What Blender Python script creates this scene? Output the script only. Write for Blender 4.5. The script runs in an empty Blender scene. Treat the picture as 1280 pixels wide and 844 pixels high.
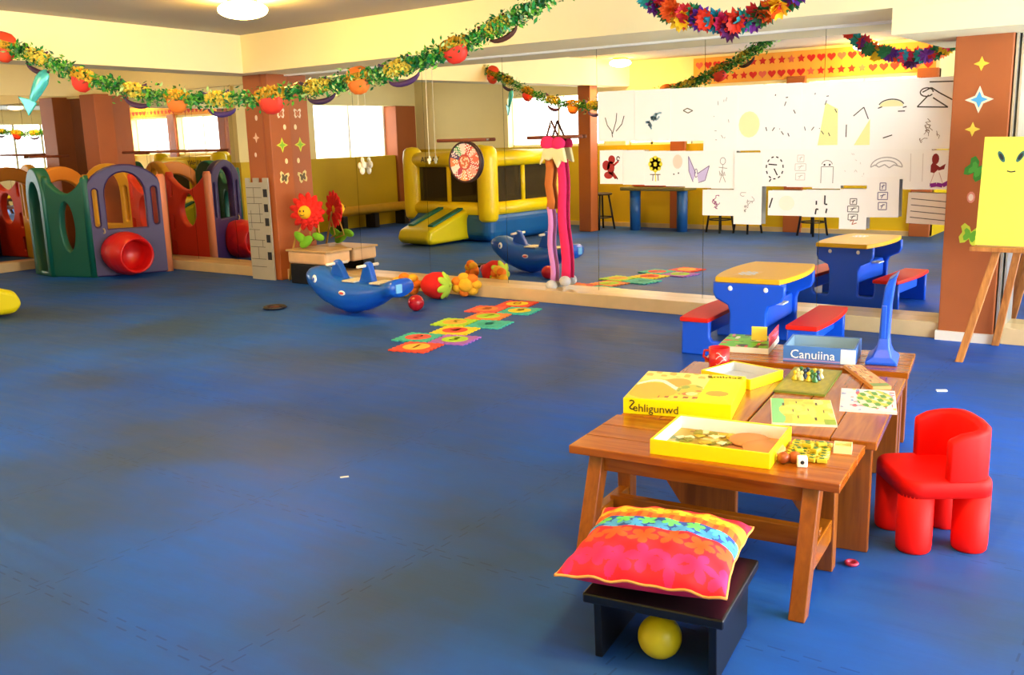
import bpy, bmesh, math, random
from mathutils import Vector, Matrix
random.seed(7)
PI = math.pi
scene = bpy.context.scene
COL = scene.collection

# ------------------------------------------------------------------ camera
cd = bpy.data.cameras.new('camera'); cam = bpy.data.objects.new('camera', cd); COL.objects.link(cam)
cd.sensor_fit = 'HORIZONTAL'; cd.sensor_width = 36.0
cd.lens = 36.0 * 1206.3 / 1280.0
cd.clip_start = 0.05; cd.clip_end = 200
yaw, pit, roll = 0.9416, 0.2051, -0.0289
F = Vector((-math.cos(yaw)*math.cos(pit), math.sin(yaw)*math.cos(pit), -math.sin(pit)))
R0 = Vector((math.sin(yaw), math.cos(yaw), 0.0)); U0 = R0.cross(F)
Rv = R0*math.cos(roll) + U0*math.sin(roll); Uv = -R0*math.sin(roll) + U0*math.cos(roll)
m = Matrix((Rv, Uv, -F)).transposed().to_4x4(); m.translation = Vector((12.70, -7.489, 1.55))
cam.matrix_world = m
scene.camera = cam

# ------------------------------------------------------------------ light and exposure
vs = scene.view_settings
scene.display_settings.display_device = 'sRGB'
vs.view_transform = 'Standard'; vs.look = 'None'; vs.gamma = 1.0; vs.use_curve_mapping = False
vs.exposure = 0.68
WINDOW_BACK = 4.4       # daylight of the high windows behind the camera
WINDOW_LEFT = 3.0
WINDOW_BAY = 4.0
WINDOW_RIGHT = 13.0      # glazed front on the right-hand side
LAMP = 110.0
world = bpy.data.worlds.new('sky'); scene.world = world; world.use_nodes = True
world.node_tree.nodes['Background'].inputs[0].default_value = (0.75, 0.87, 1.0, 1)
world.node_tree.nodes['Background'].inputs[1].default_value = 1.0
scene.cycles.max_bounces = 10; scene.cycles.diffuse_bounces = 4; scene.cycles.glossy_bounces = 6
scene.cycles.sample_clamp_indirect = 6.0
scene.cycles.caustics_reflective = True

# ------------------------------------------------------------------ materials
def lin(h):
    h = h.lstrip('#'); o = []
    for i in (0, 2, 4):
        c = int(h[i:i+2], 16)/255.0
        o.append(c/12.92 if c <= 0.04045 else ((c+0.055)/1.055)**2.4)
    return (o[0], o[1], o[2], 1.0)
MATS = {}
def mat(name, hexc=None, rough=0.5, metal=0.0, emit=0.0, vary=0.0, scale=6.0, attr=False, coat=0.0, bump=0.0, spec=0.5):
    if name in MATS: return MATS[name]
    M = bpy.data.materials.new(name); M.use_nodes = True; nt = M.node_tree; b = nt.nodes['Principled BSDF']
    c = lin(hexc) if hexc else (1, 1, 1, 1)
    b.inputs['Base Color'].default_value = c; b.inputs['Roughness'].default_value = rough; b.inputs['Metallic'].default_value = metal
    b.inputs['Coat Weight'].default_value = coat; b.inputs['Specular IOR Level'].default_value = spec
    if attr:
        a = nt.nodes.new('ShaderNodeVertexColor'); a.layer_name = 'col'; nt.links.new(a.outputs[0], b.inputs['Base Color'])
    if vary or bump:
        tc = nt.nodes.new('ShaderNodeTexCoord'); n = nt.nodes.new('ShaderNodeTexNoise'); n.inputs['Scale'].default_value = scale
        n.inputs['Detail'].default_value = 4; nt.links.new(tc.outputs['Object'], n.inputs['Vector'])
    if vary:
        r = nt.nodes.new('ShaderNodeValToRGB')
        r.color_ramp.elements[0].color = tuple(x*(1-vary) for x in c[:3]) + (1,); r.color_ramp.elements[1].color = tuple(min(1, x*(1+vary)) for x in c[:3]) + (1,)
        r.color_ramp.elements[0].position = .3; r.color_ramp.elements[1].position = .7
        nt.links.new(n.outputs[0], r.inputs[0]); nt.links.new(r.outputs[0], b.inputs['Base Color'])
    if bump:
        bp = nt.nodes.new('ShaderNodeBump'); bp.inputs['Strength'].default_value = bump; bp.inputs['Distance'].default_value = .01
        nt.links.new(n.outputs[0], bp.inputs['Height']); nt.links.new(bp.outputs[0], b.inputs['Normal'])
    if emit:
        b.inputs['Emission Color'].default_value = c; b.inputs['Emission Strength'].default_value = emit
    MATS[name] = M; return M

def wood(name, h1, h2, rough=0.35, axis=0, sc=3.0):
    M = bpy.data.materials.new(name); M.use_nodes = True; nt = M.node_tree; b = nt.nodes['Principled BSDF']
    tc = nt.nodes.new('ShaderNodeTexCoord'); mp = nt.nodes.new('ShaderNodeMapping')
    s = [14*sc, 14*sc, 14*sc]; s[axis] = 1.0*sc; mp.inputs['Scale'].default_value = s
    n = nt.nodes.new('ShaderNodeTexNoise'); n.inputs['Scale'].default_value = 1.0; n.inputs['Detail'].default_value = 5; n.inputs['Distortion'].default_value = .6
    r = nt.nodes.new('ShaderNodeValToRGB'); r.color_ramp.elements[0].color = lin(h1); r.color_ramp.elements[1].color = lin(h2)
    r.color_ramp.elements[0].position = .32; r.color_ramp.elements[1].position = .68
    nt.links.new(tc.outputs['Object'], mp.inputs[0]); nt.links.new(mp.outputs[0], n.inputs['Vector'])
    nt.links.new(n.outputs[0], r.inputs[0]); nt.links.new(r.outputs[0], b.inputs['Base Color'])
    b.inputs['Roughness'].default_value = rough
    return M

WALL = mat('cream_paint', '#f8e6a4', .75, vary=.03, scale=1.5)
BEAM = mat('pale_cream_paint', '#f8ecb8', .75, vary=.02, scale=1.2)
CEIL = mat('ceiling_paint', '#b4ad9c', .85, vary=.03, scale=1.0)
OCHRE = mat('ochre_wainscot', '#d6b400', .6, vary=.05, scale=2)
COLUMN = mat('terracotta_paint', '#a65826', .55, vary=.06, scale=3)
MIRROR = mat('mirror_glass', '#ececea', 0.0, metal=1.0)
CURB = mat('curb_tile', '#cdb488', .35, vary=.08, scale=5)
WHITEP = mat('white_paper', '#f4f2ec', .8)
BLUEP = mat('blue_plastic', '#0850d0', .36, vary=.03, scale=3)
REDP = mat('red_plastic', '#d81c0c', .55, spec=.25)
YELP = mat('yellow_plastic', '#e0aa1c', .5, spec=.25)
WOODL = wood('honey_wood', '#8a450a', '#a85f14', .2, 0)
WOODY = wood('honey_wood_long', '#8a450a', '#a85f14', .2, 1)
WOODZ = wood('honey_wood_upright', '#7a3c0a', '#965214', .32, 2)
PALEW = wood('pale_wood', '#b07a48', '#cf9c66', .5, 2)
BLACK = mat('black_paint', '#0b0b10', .35)
DARK = mat('dark_metal', '#1c1512', .45)
STEEL = mat('aluminium', '#c9c4b8', .35, metal=.8)
ROD = mat('brown_rod', '#7c3a16', .5)
COLATTR = mat('printed_card', None, .45, attr=True)
CLOTHATTR = mat('printed_cloth', None, .7, attr=True)
INK = mat('ink_black', '#1c1c20', .6)

def floor_material():
    M = bpy.data.materials.new('blue_foam_mats'); M.use_nodes = True; nt = M.node_tree; b = nt.nodes['Principled BSDF']
    N = nt.nodes.new; L = nt.links.new
    tc = N('ShaderNodeTexCoord')
    mp = N('ShaderNodeMapping'); mp.inputs['Rotation'].default_value = (0, 0, math.radians(20)); L(tc.outputs['Object'], mp.inputs[0])
    n1 = N('ShaderNodeTexNoise'); n1.inputs['Scale'].default_value = .8; n1.inputs['Detail'].default_value = 6; L(mp.outputs[0], n1.inputs['Vector'])
    mp2 = N('ShaderNodeMapping'); mp2.inputs['Scale'].default_value = (2.2, 14, 1); mp2.inputs['Rotation'].default_value = (0, 0, math.radians(-38)); L(tc.outputs['Object'], mp2.inputs[0])
    n2 = N('ShaderNodeTexNoise'); n2.inputs['Scale'].default_value = 1.0; n2.inputs['Detail'].default_value = 6; L(mp2.outputs[0], n2.inputs['Vector'])
    r1 = N('ShaderNodeValToRGB'); r1.color_ramp.elements[0].color = lin('#28497c'); r1.color_ramp.elements[1].color = lin('#0b57c6')
    r1.color_ramp.elements[0].position = .35; r1.color_ramp.elements[1].position = .65; L(n1.outputs[0], r1.inputs[0])
    r2 = N('ShaderNodeValToRGB'); r2.color_ramp.elements[0].color = (.72, .74, .74, 1); r2.color_ramp.elements[1].color = (1.1, 1.06, 1.02, 1)
    r2.color_ramp.elements[0].position = .3; r2.color_ramp.elements[1].position = .7; L(n2.outputs[0], r2.inputs[0])
    mx = N('ShaderNodeMix'); mx.data_type = 'RGBA'; mx.blend_type = 'MULTIPLY'; mx.inputs[0].default_value = .7
    L(r1.outputs[0], mx.inputs[6]); L(r2.outputs[0], mx.inputs[7])
    # seams of the interlocking mats: a toothed line every metre both ways
    sx = N('ShaderNodeSeparateXYZ'); L(tc.outputs['Object'], sx.inputs[0])
    def math_(op, a, b_=None, c=None):
        q = N('ShaderNodeMath'); q.operation = op
        for i, v in enumerate((a, b_, c)):
            if v is None: continue
            if isinstance(v, (int, float)): q.inputs[i].default_value = v
            else: L(v, q.inputs[i])
        return q.outputs[0]
    def seam(u, v):
        t = math_('SINE', math_('MULTIPLY', v, 2*PI*9))
        t = math_('MULTIPLY', math_('SIGN', t), .018)
        w = math_('ADD', u, t)
        f = math_('ABSOLUTE', math_('SUBTRACT', math_('FRACT', w), .5))
        return math_('LESS_THAN', f, .0035)
    s = math_('MAXIMUM', seam(math_('ADD', sx.outputs[0], .12), sx.outputs[1]), seam(math_('ADD', sx.outputs[1], .38), sx.outputs[0]))
    dk = N('ShaderNodeMix'); dk.data_type = 'RGBA'; dk.blend_type = 'MULTIPLY'; L(math_('MULTIPLY', s, .45), dk.inputs[0])
    L(mx.outputs[2], dk.inputs[6]); dk.inputs[7].default_value = (.2, .22, .3, 1)
    L(dk.outputs[2], b.inputs['Base Color'])
    b.inputs['Roughness'].default_value = .5; b.inputs['Specular IOR Level'].default_value = .22
    rr = N('ShaderNodeMapRange'); rr.inputs[3].default_value = .42; rr.inputs[4].default_value = .7; L(n2.outputs[0], rr.inputs[0]); L(rr.outputs[0], b.inputs['Roughness'])
    bp = N('ShaderNodeBump'); bp.inputs['Strength'].default_value = .25; bp.inputs['Distance'].default_value = .01; L(n2.outputs[0], bp.inputs['Height']); L(bp.outputs[0], b.inputs['Normal'])
    return M

# ------------------------------------------------------------------ mesh helpers
def BM(): return bmesh.new()
def obj(name, bm, m, parent=None, smooth=False, bevel=0.0, seg=2, loc=None, rot=None):
    me = bpy.data.meshes.new(name); bmesh.ops.recalc_face_normals(bm, faces=bm.faces); bm.to_mesh(me); bm.free()
    for x in (m if isinstance(m, (list, tuple)) else [m]): me.materials.append(x)
    if smooth:
        for p in me.polygons: p.use_smooth = True
    o = bpy.data.objects.new(name, me); COL.objects.link(o)
    if parent: o.parent = parent
    if loc is not None: o.location = loc
    if rot is not None: o.rotation_euler = rot
    if bevel:
        b = o.modifiers.new('soft_edge', 'BEVEL'); b.width = bevel; b.segments = seg; b.limit_method = 'ANGLE'; b.angle_limit = math.radians(40)
    return o
def tag(o, label, cat, group=None):
    o['label'] = label; o['category'] = cat
    if group: o['group'] = group
    return o
def thing(name, label, cat, loc=(0, 0, 0), rz=0.0, group=None):
    o = bpy.data.objects.new(name, None); COL.objects.link(o); o.location = loc; o.rotation_euler = (0, 0, rz); o.empty_display_size = .1
    return tag(o, label, cat, group)
def struct(name, bm, m, **k):
    o = obj(name, bm, m, **k); o['kind'] = 'structure'; return o
def dup(root, loc=None, rz=None):
    r = root.copy(); COL.objects.link(r)
    if loc is not None: r.location = loc
    if rz is not None: r.rotation_euler = (0, 0, rz)
    for ch in root.children:
        c = ch.copy(); COL.objects.link(c); c.parent = r
        for g in ch.children:
            d = g.copy(); COL.objects.link(d); d.parent = c
    return r
def box(bm, x0, y0, z0, x1, y1, z1, mi=0, M=None):
    v = [bm.verts.new((x, y, z)) for z in (z0, z1) for y in (y0, y1) for x in (x0, x1)]
    if M is not None:
        for q in v: q.co = M @ q.co
    for f in ((0, 1, 3, 2), (4, 6, 7, 5), (0, 4, 5, 1), (2, 3, 7, 6), (0, 2, 6, 4), (1, 5, 7, 3)):
        bm.faces.new([v[i] for i in f]).material_index = mi
    return v
def frame_of(d):
    d = Vector(d).normalized(); a = Vector((0, 0, 1)) if abs(d.z) < .9 else Vector((1, 0, 0))
    x = d.cross(a).normalized(); return x, d.cross(x).normalized(), d
def tube(bm, pts, r, n=8, cap=True, mi=0):
    pts = [Vector(p) for p in pts]; rings = []
    for i, p in enumerate(pts):
        d = (pts[min(i+1, len(pts)-1)] - pts[max(i-1, 0)]); x, y, _ = frame_of(d)
        if i and x.dot(px) < 0: pass
        if i:
            x = (px - d.normalized()*px.dot(d.normalized())).normalized(); y = d.normalized().cross(x)
        px = x
        rr = r[i] if isinstance(r, (list, tuple)) else r
        rings.append([bm.verts.new(p + x*rr*math.cos(2*PI*k/n) + y*rr*math.sin(2*PI*k/n)) for k in range(n)])
    for a, b in zip(rings, rings[1:]):
        for k in range(n): bm.faces.new((a[k], a[(k+1) % n], b[(k+1) % n], b[k])).material_index = mi
    if cap:
        for q in (rings[0][::-1], rings[-1]): bm.faces.new(q).material_index = mi
    return bm
def ball(bm, c, r, n=16, M=None, mi=0):
    res = bmesh.ops.create_uvsphere(bm, u_segments=n, v_segments=max(6, n*2//3), radius=1.0)
    rr = r if isinstance(r, (list, tuple)) else (r, r, r)
    for v in res['verts']:
        v.co = Vector((v.co.x*rr[0], v.co.y*rr[1], v.co.z*rr[2]))
        if M is not None: v.co = M @ v.co
        v.co += Vector(c)
    if mi:
        for v in res['verts']:
            for f in v.link_faces: f.material_index = mi
    return bm
def lathe(bm, prof, n=24, M=None, cap=False):
    rings = []
    for r, z in prof:
        ring = []
        for k in range(n):
            p = Vector((r*math.cos(2*PI*k/n), r*math.sin(2*PI*k/n), z)); ring.append(bm.verts.new(M @ p if M is not None else p))
        rings.append(ring)
    for a, b in zip(rings, rings[1:]):
        for k in range(n): bm.faces.new((a[k], a[(k+1) % n], b[(k+1) % n], b[k]))
    if cap: bm.faces.new(rings[0][::-1]); bm.faces.new(rings[-1])
    return bm
def prism(bm, poly, d0, d1, M=None, mi=0):
    """polygon in (s, z) pushed along the third axis from d0 to d1; local axes x = s, y = depth, z = up"""
    a = [bm.verts.new(Vector((s, d0, z))) for s, z in poly]; b = [bm.verts.new(Vector((s, d1, z))) for s, z in poly]
    if M is not None:
        for v in a+b: v.co = M @ v.co
    n = len(poly)
    for f in [a, b[::-1]]: bm.faces.new(f).material_index = mi
    for i in range(n): bm.faces.new((a[i], a[(i+1) % n], b[(i+1) % n], b[i])).material_index = mi
    return bm
def plate(outline, holes, depth, bevel=.01):
    """a flat plate with holes: bmesh with x = s, y = depth (centred), z = up"""
    cu = bpy.data.curves.new('plate', 'CURVE'); cu.dimensions = '2D'; cu.fill_mode = 'BOTH'; cu.extrude = max(.0005, depth/2 - bevel); cu.bevel_depth = bevel; cu.bevel_resolution = 1; cu.offset = -bevel
    for poly in [outline] + list(holes):
        sp = cu.splines.new('POLY'); sp.points.add(len(poly)-1); sp.use_cyclic_u = True
        for q, (s, z) in zip(sp.points, poly): q.co = (s, z, 0, 1)
    o = bpy.data.objects.new('plate', cu); COL.objects.link(o)
    dg = bpy.context.evaluated_depsgraph_get(); me = bpy.data.meshes.new_from_object(o.evaluated_get(dg))
    bm = bmesh.new(); bm.from_mesh(me); bpy.data.meshes.remove(me); bpy.data.objects.remove(o); bpy.data.curves.remove(cu)
    for v in bm.verts: v.co = Vector((v.co.x, -v.co.z, v.co.y))
    return bm
def text_bm(s, size, depth=.001, shear=0.0, mirrored=False):
    cu = bpy.data.curves.new('txt', 'FONT'); cu.body = s; cu.size = size; cu.extrude = depth; cu.align_x = 'CENTER'; cu.align_y = 'CENTER'; cu.shear = shear; cu.resolution_u = 2
    o = bpy.data.objects.new('txt', cu); COL.objects.link(o)
    dg = bpy.context.evaluated_depsgraph_get(); me = bpy.data.meshes.new_from_object(o.evaluated_get(dg))
    bm = bmesh.new(); bm.from_mesh(me); bpy.data.meshes.remove(me); bpy.data.objects.remove(o); bpy.data.curves.remove(cu)
    for v in bm.verts: v.co = Vector((-v.co.x if mirrored else v.co.x, -v.co.z, v.co.y))
    return bm
def colour_grid(nx, ny, pos, colf):
    """grid mesh with a colour per corner; pos(u, v) -> point, colf(u, v) -> hex; u, v in 0..1"""
    bm = BM(); vs_ = [[bm.verts.new(pos(i/nx, j/ny)) for i in range(nx+1)] for j in range(ny+1)]
    lay = bm.loops.layers.float_color.new('col')
    for j in range(ny):
        for i in range(nx):
            f = bm.faces.new((vs_[j][i], vs_[j][i+1], vs_[j+1][i+1], vs_[j+1][i]))
            c = lin(colf((i+.5)/nx, (j+.5)/ny))
            for l in f.loops: l[lay] = c
    return bm
def ell(cx, cz, rx, rz, n=20, a0=0, a1=2*PI, close=False):
    m_ = n if not close else n+1
    return [(cx+rx*math.cos(a0+(a1-a0)*k/n), cz+rz*math.sin(a0+(a1-a0)*k/n)) for k in range(m_)]
def rot_z(a): return Matrix.Rotation(a, 4, 'Z')

# ================================================================== THE SETTING
YM, XM = 0.20, -0.10                  # planes of the two mirrored walls
XR, YB, YR2, XS, H = 15.5, -6.6, -9.0, 9.5, 2.71   # right wall, wall behind, wall of the bay where the camera stands, where that bay begins, ceiling
BZ = 2.31                             # underside of the beams
bm = BM(); box(bm, -.5, YR2-.2, -.1, XR+.3, .5, 0); struct('floor', bm, floor_material())
bm = BM(); box(bm, -.5, YR2-.2, H, XR+.3, .5, H+.1); struct('ceiling', bm, CEIL)
def beam(name, poly):
    bm = BM(); v0 = [bm.verts.new((x, y, BZ)) for x, y in poly]; v1 = [bm.verts.new((x, y, H)) for x, y in poly]
    bm.faces.new(v0[::-1]); bm.faces.new(v1)
    for i in range(len(poly)): bm.faces.new((v0[i], v0[(i+1) % len(poly)], v1[(i+1) % len(poly)], v1[i]))
    struct(name, bm, BEAM)
beam('beam_north', [(3.55, .5), (3.55, -.33), (3.96, -.33), (7.8, -.60), (XR, -.60), (XR, .5)])
beam('beam_west', [(3.55, -.33), (3.96, -.33), (4.70, YB), (4.30, YB)])
bm = BM(); box(bm, 10.86, -.59, 2.14, XR, .5, BZ+.002); struct('beam_drop', bm, BEAM)
bm = BM(); box(bm, 3.96, .165, 2.292, 10.9, .2, BZ); struct('trim_1', bm, mat('white_trim', '#f6f3e6', .5))
bm = BM(); box(bm, -.5, .24, 0, XR+.2, .5, H); struct('wall_north', bm, WALL)
bm = BM(); box(bm, -.1, .16, 2.24, 3.64, .24, H); struct('wall_band_north', bm, WALL)
def curb(name, x0, x1, y0, y1):
    bm = BM(); box(bm, x0, y0, 0, x1, y1, .12); struct(name, bm, CURB, bevel=.006)
curb('baseboard_north', -.1, 3.64, 0, .24); curb('baseboard_main', 4.05, 11.15, 0, .24); curb('baseboard_right', 11.56, XR, 0, .24)
bm = BM(); box(bm, XM-.1, -2.3, 0, XM+.1, 0, .12); struct('baseboard_west', bm, CURB, bevel=.006)
def mirror_panel(x0, x1, z1):
    bm = BM(); box(bm, x0, YM, .12, x1, YM+.03, z1); struct('wall_mirror', bm, MIRROR)
SE = [-.1, 1.312, 2.143, 2.944, 3.64]
for a, b in zip(SE, SE[1:]): mirror_panel(a+.003, b-.003, 2.24)
SE = [4.05, 5.069, 6.067, 7.078, 8.123, 9.167, 10.166, 11.16]
for a, b in zip(SE, SE[1:]): mirror_panel(a+.002, b-.002, 2.292)
for a, b in ((11.5, 12.5), (12.5, 13.5), (13.5, 14.5), (14.5, 15.45)): mirror_panel(a+.002, b-.002, 2.135)
bm = BM()
for y0, y1 in ((-2.3, -1.55), (-1.545, -.7), (-.695, .2)): box(bm, XM-.03, y0, .12, XM, y1, 2.26)
struct('wall_mirror_west', bm, MIRROR)
# left wall (seen mostly in the mirrors)
bm = BM()
box(bm, -.4, -2.3, 2.26, XM+.02, .3, H); box(bm, -.4, -2.3, 0, XM-.03, .3, 2.26); box(bm, -.4, YB, 2.18, 0, -2.3, H)
box(bm, -.4, -3.95, 1.27, 0, -2.3, 2.18); box(bm, -.4, YB, 1.27, 0, -6.45, 2.18)
struct('wall_west', bm, WALL)
bm = BM(); box(bm, -.4, YB, 0, .02, -2.3, 1.27); struct('wall_west_lower', bm, OCHRE)
def lit_pane(name, bm, strength, hexc='#fbfdff'):
    return struct(name, bm, mat('daylight_%s_%.1f' % (hexc.strip('#'), strength), hexc, .5, emit=strength))
bm = BM(); box(bm, -.3, -5.95, 1.27, -.28, -3.95, 2.18); lit_pane('window_1', bm, WINDOW_LEFT)
bm = BM()
for y in (-5.0, -3.97, -5.93): box(bm, -.27, y-.02, 1.27, -.22, y+.02, 2.18)
struct('trim_2', bm, mat('white_trim', '#f6f3e6', .5))
bm = BM(); box(bm, -.4, -6.5, 0, .08, -5.95, 2.18); struct('column_west', bm, COLUMN, bevel=.01)
# wall behind the camera: ochre below, high windows above
SILL, HEAD = 1.36, 2.22
bm = BM(); box(bm, -.4, YB-.3, 0, XS, YB, SILL); box(bm, XS-.3, YR2, 0, XS, YB-.3, SILL); box(bm, XS, YR2-.3, 0, XR+.3, YR2, SILL); struct('wall_south_lower', bm, OCHRE)
bm = BM(); box(bm, -.4, YB-.3, HEAD, XS, YB, H); box(bm, XS-.3, YR2, SILL, XS, YB-.3, H); box(bm, XS, YR2-.3, HEAD, XR+.3, YR2, H)
WX = [(2.2, 4.2), (4.62, 5.45), (5.75, 7.35), (7.7, 9.2)]
WX2 = []
edges = [-.4] + [q for w in WX for q in w] + [XS]
for a, b in zip(edges[0::2], edges[1::2]): box(bm, a, YB-.3, SILL, b, YB, HEAD)
box(bm, XS, YR2-.3, SILL, XR+.3, YR2, HEAD)
struct('wall_south', bm, WALL)
k = 2
for yy, WW in ((YB, WX), (YR2, WX2)):
    for a, b in WW:
        bm = BM(); box(bm, a, yy-.25, SILL, b, yy-.22, HEAD); lit_pane('window_%d' % k, bm, WINDOW_BACK); k += 1
bm = BM()
for yy, WW in ((YB, WX), (YR2, WX2)):
    for a, b in WW:
        for j in range(3): x = a+(b-a)*j/2; box(bm, x-.02, yy-.2, SILL, x+.02, yy-.15, HEAD)
        box(bm, a, yy-.2, SILL, b, yy-.15, SILL+.04)
struct('trim_3', bm, mat('white_trim', '#f6f3e6', .5))
for a, b in ((5.47, 5.73), (7.38, 7.66), (9.22, 9.50)):
    bm = BM(); box(bm, a, YB-.1, 0, b, YB+.06, BZ); struct('column_south', bm, COLUMN, bevel=.01)
bm = BM(); box(bm, 4.31, -5.83, 0, 4.54, -5.60, H); struct('column_room', bm, COLUMN, bevel=.01)
bm = BM(); box(bm, -.1, YB, 0, XS, YB+.03, .07); struct('baseboard_south', bm, CURB)
# right wall: glazed front onto the bright terrace
bm = BM(); box(bm, XR, YR2, 2.3, XR+.3, .5, H); box(bm, XR, YR2, 0, XR+.3, YR2+.4, 2.3); box(bm, XR, YR2+.4, 0, XR+.3, -5.3, 1.05); box(bm, XR, -.5, 0, XR+.3, .5, 2.3); struct('wall_east', bm, WALL)
GY0, GY1 = -5.3, -.5
bm = BM(); box(bm, XR+.25, GY0, 0.0, XR+.27, GY1, 2.3); lit_pane('window_9', bm, WINDOW_RIGHT, '#f2fbff')
bm = BM(); box(bm, XR+.25, YR2+.4, 1.05, XR+.27, GY0, 2.3); lit_pane('window_10', bm, WINDOW_BAY, '#eefaff')
bm = BM()
for k in range(6): y = GY0+(GY1-GY0)*k/5; box(bm, XR+.1, y-.03, 0, XR+.16, y+.03, 2.3)
for k in range(1, 4): y = GY0-(GY0-YR2-.4)*k/4; box(bm, XR+.1, y-.03, 1.05, XR+.16, y+.03, 2.3)
box(bm, XR+.1, GY0, 1.0, XR+.16, GY1, 1.05)
struct('door_1', bm, STEEL)
# columns of the mirrored wall
bm = BM(); box(bm, 3.64, -.09, .0, 4.05, .26, BZ); struct('column_flower', bm, COLUMN, bevel=.008)
bm = BM(); box(bm, 3.93, -.095, 0, 3.955, -.086, BZ); struct('trim_4', bm, mat('terracotta_dark', '#9a4f26', .6))
bm = BM(); box(bm, .24, -.06, .0, .58, .26, 2.26); struct('column_corner', bm, COLUMN, bevel=.008)
bm = BM(); box(bm, 11.145, -.03, .0, 11.515, .26, 2.15); struct('column_right', bm, COLUMN, bevel=.008)
bm = BM(); box(bm, 11.13, -.045, 0, 11.53, .0, .07); struct('baseboard_column', bm, mat('white_tile', '#e6dccb', .4))
bm = BM(); box(bm, 11.525, -.02, 0, 11.54, .2, 2.14); box(bm, 11.553, .02, 0, 11.566, .2, 2.14); struct('trim_5', bm, STEEL)

# ================================================================== LIGHTS: globe lamps on the ceiling, plus unseen ones added for fill
GLOW = mat('lamp_glass', '#ffc860', .4, emit=LAMP)
def lamp(x, y, label, r=.15):
    t = thing('ceiling_lamp', label, 'lamp', (x, y, H))
    b = BM(); lathe(b, [(0.001, -.005), (.12, -.005), (.12, -.03), (.09, -.04), (.001, -.04)], 24); obj('lamp_base', b, mat('brass', '#b89a58', .35, metal=.7), t, True)
    b = BM(); ball(b, (0, 0, -.035-r*.25), (r, r, r*.36), 24); obj('lamp_shade', b, GLOW, t, True)
lamp(6.12, -2.05, 'round glowing ceiling lamp in front of the cream beam near the corner', .20)
lamp(4.95, -5.85, 'round glowing ceiling lamp over the bouncy castle end of the room', .17)
lamp(1.7, -1.3, 'added fill lamp hidden behind the beam, above the plastic playhouse', .11)  # unseen lamp, added to brighten the alcove walls behind the beam
lamp(8.6, -6.25, 'round glowing ceiling lamp over the wall of high windows', .17)
lamp(12.0, -5.2, 'added fill lamp out of view, nearest the wooden game tables', .18)  # added out of view for extra warm light on this side

# ================================================================== WOODEN TABLES
def trestle_table(name, label, c, th, L, W, splay, feet=True):
    """long axis = local x (L), depth = local y (W); top at .44"""
    t = thing(name, label, 'table', (c[0], c[1], 0), th, 'low wooden game tables')
    wm = WOODL if L >= W else WOODY
    b = BM(); n = 3
    ax = 'y' if L >= W else 'x'
    for k in range(n):
        if ax == 'y': box(b, -L/2, -W/2+W*k/n+.001, .408, L/2, -W/2+W*(k+1)/n-.001, .44)
        else: box(b, -L/2+L*k/n+.001, -W/2, .408, -L/2+L*(k+1)/n-.001, W/2, .44)
    obj('tabletop', b, wm, t, bevel=.004)
    return t, wm
# near table: its long side faces the camera
t, wm = trestle_table('wooden_table', 'honey-brown wooden table with splayed legs, behind the bright striped pillow', (11.325, -4.375), .106, .96, .44, True)
b = BM(); box(b, -.38, -.175, .345, .38, -.155, .408); box(b, -.38, .10, .345, .38, .12, .408); obj('apron', b, WOODL, t, bevel=.003)
b = BM(); box(b, -.38, -.08, .14, .395, -.04, .215); obj('stretcher', b, WOODL, t, bevel=.004)
for sx in (-1, 1):
    for yt, yb in ((-.15, -.315), (.10, .10)):
        b = BM(); x = sx*.385
        v = box(b, x-.027, yt-.036, 0, x+.027, yt+.036, .408)
        for q in v:
            if q.co.z < .1: q.co.y = yb + (q.co.y - yt)*.75
        obj('leg', b, WOODZ, t, bevel=.004)
    b = BM(); box(b, sx*.385-.02, -.24, .12, sx*.385+.02, .08, .20); obj('crossbar', b, WOODY, t, bevel=.003)
def slab_table(label, c, th, L, W):
    t, wm = trestle_table('wooden_table', label, c, th, W, L, False)
    for sy in (-1, 1):
        b = BM(); y = sy*(L/2-.05); wt, wb = W*.92, W*.34
        prism(b, [(-wb/2, 0), (wb/2, 0), (wt/2, .408), (-wt/2, .408)], y-.018, y+.018)
        for v in b.verts: v.co.x += W*.29*(1-v.co.z/.408)
        obj('leg', b, WOODZ, t, bevel=.004)
    b = BM(); box(b, -.03, -L/2+.06, .28, .03, L/2-.06, .36); obj('stretcher', b, WOODY, t, bevel=.003)
    return t
slab_table('long wooden table with a board leg, beside the red plastic chair', (11.493, -3.60), .147, 1.00, .486)
slab_table('long wooden table under the closed yellow box and the red cup', (11.006, -3.672), .147, 1.00, .486)
t, wm = trestle_table('wooden_table', 'wooden table under the blue game box, beyond the two long tables', (11.14, -2.83), .165, .95, .43, True)
b = BM(); box(b, -.40, -.17, .35, .40, -.15, .408); box(b, -.40, .15, .35, .40, .17, .408); obj('apron', b, WOODL, t, bevel=.003)
for sx in (-1, 1):
    for sy in (-1, 1):
        b = BM(); box(b, sx*.42-.028, sy*.15-.03, 0, sx*.42+.028, sy*.15+.03, .408); obj('leg', b, WOODZ, t, bevel=.004)

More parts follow.
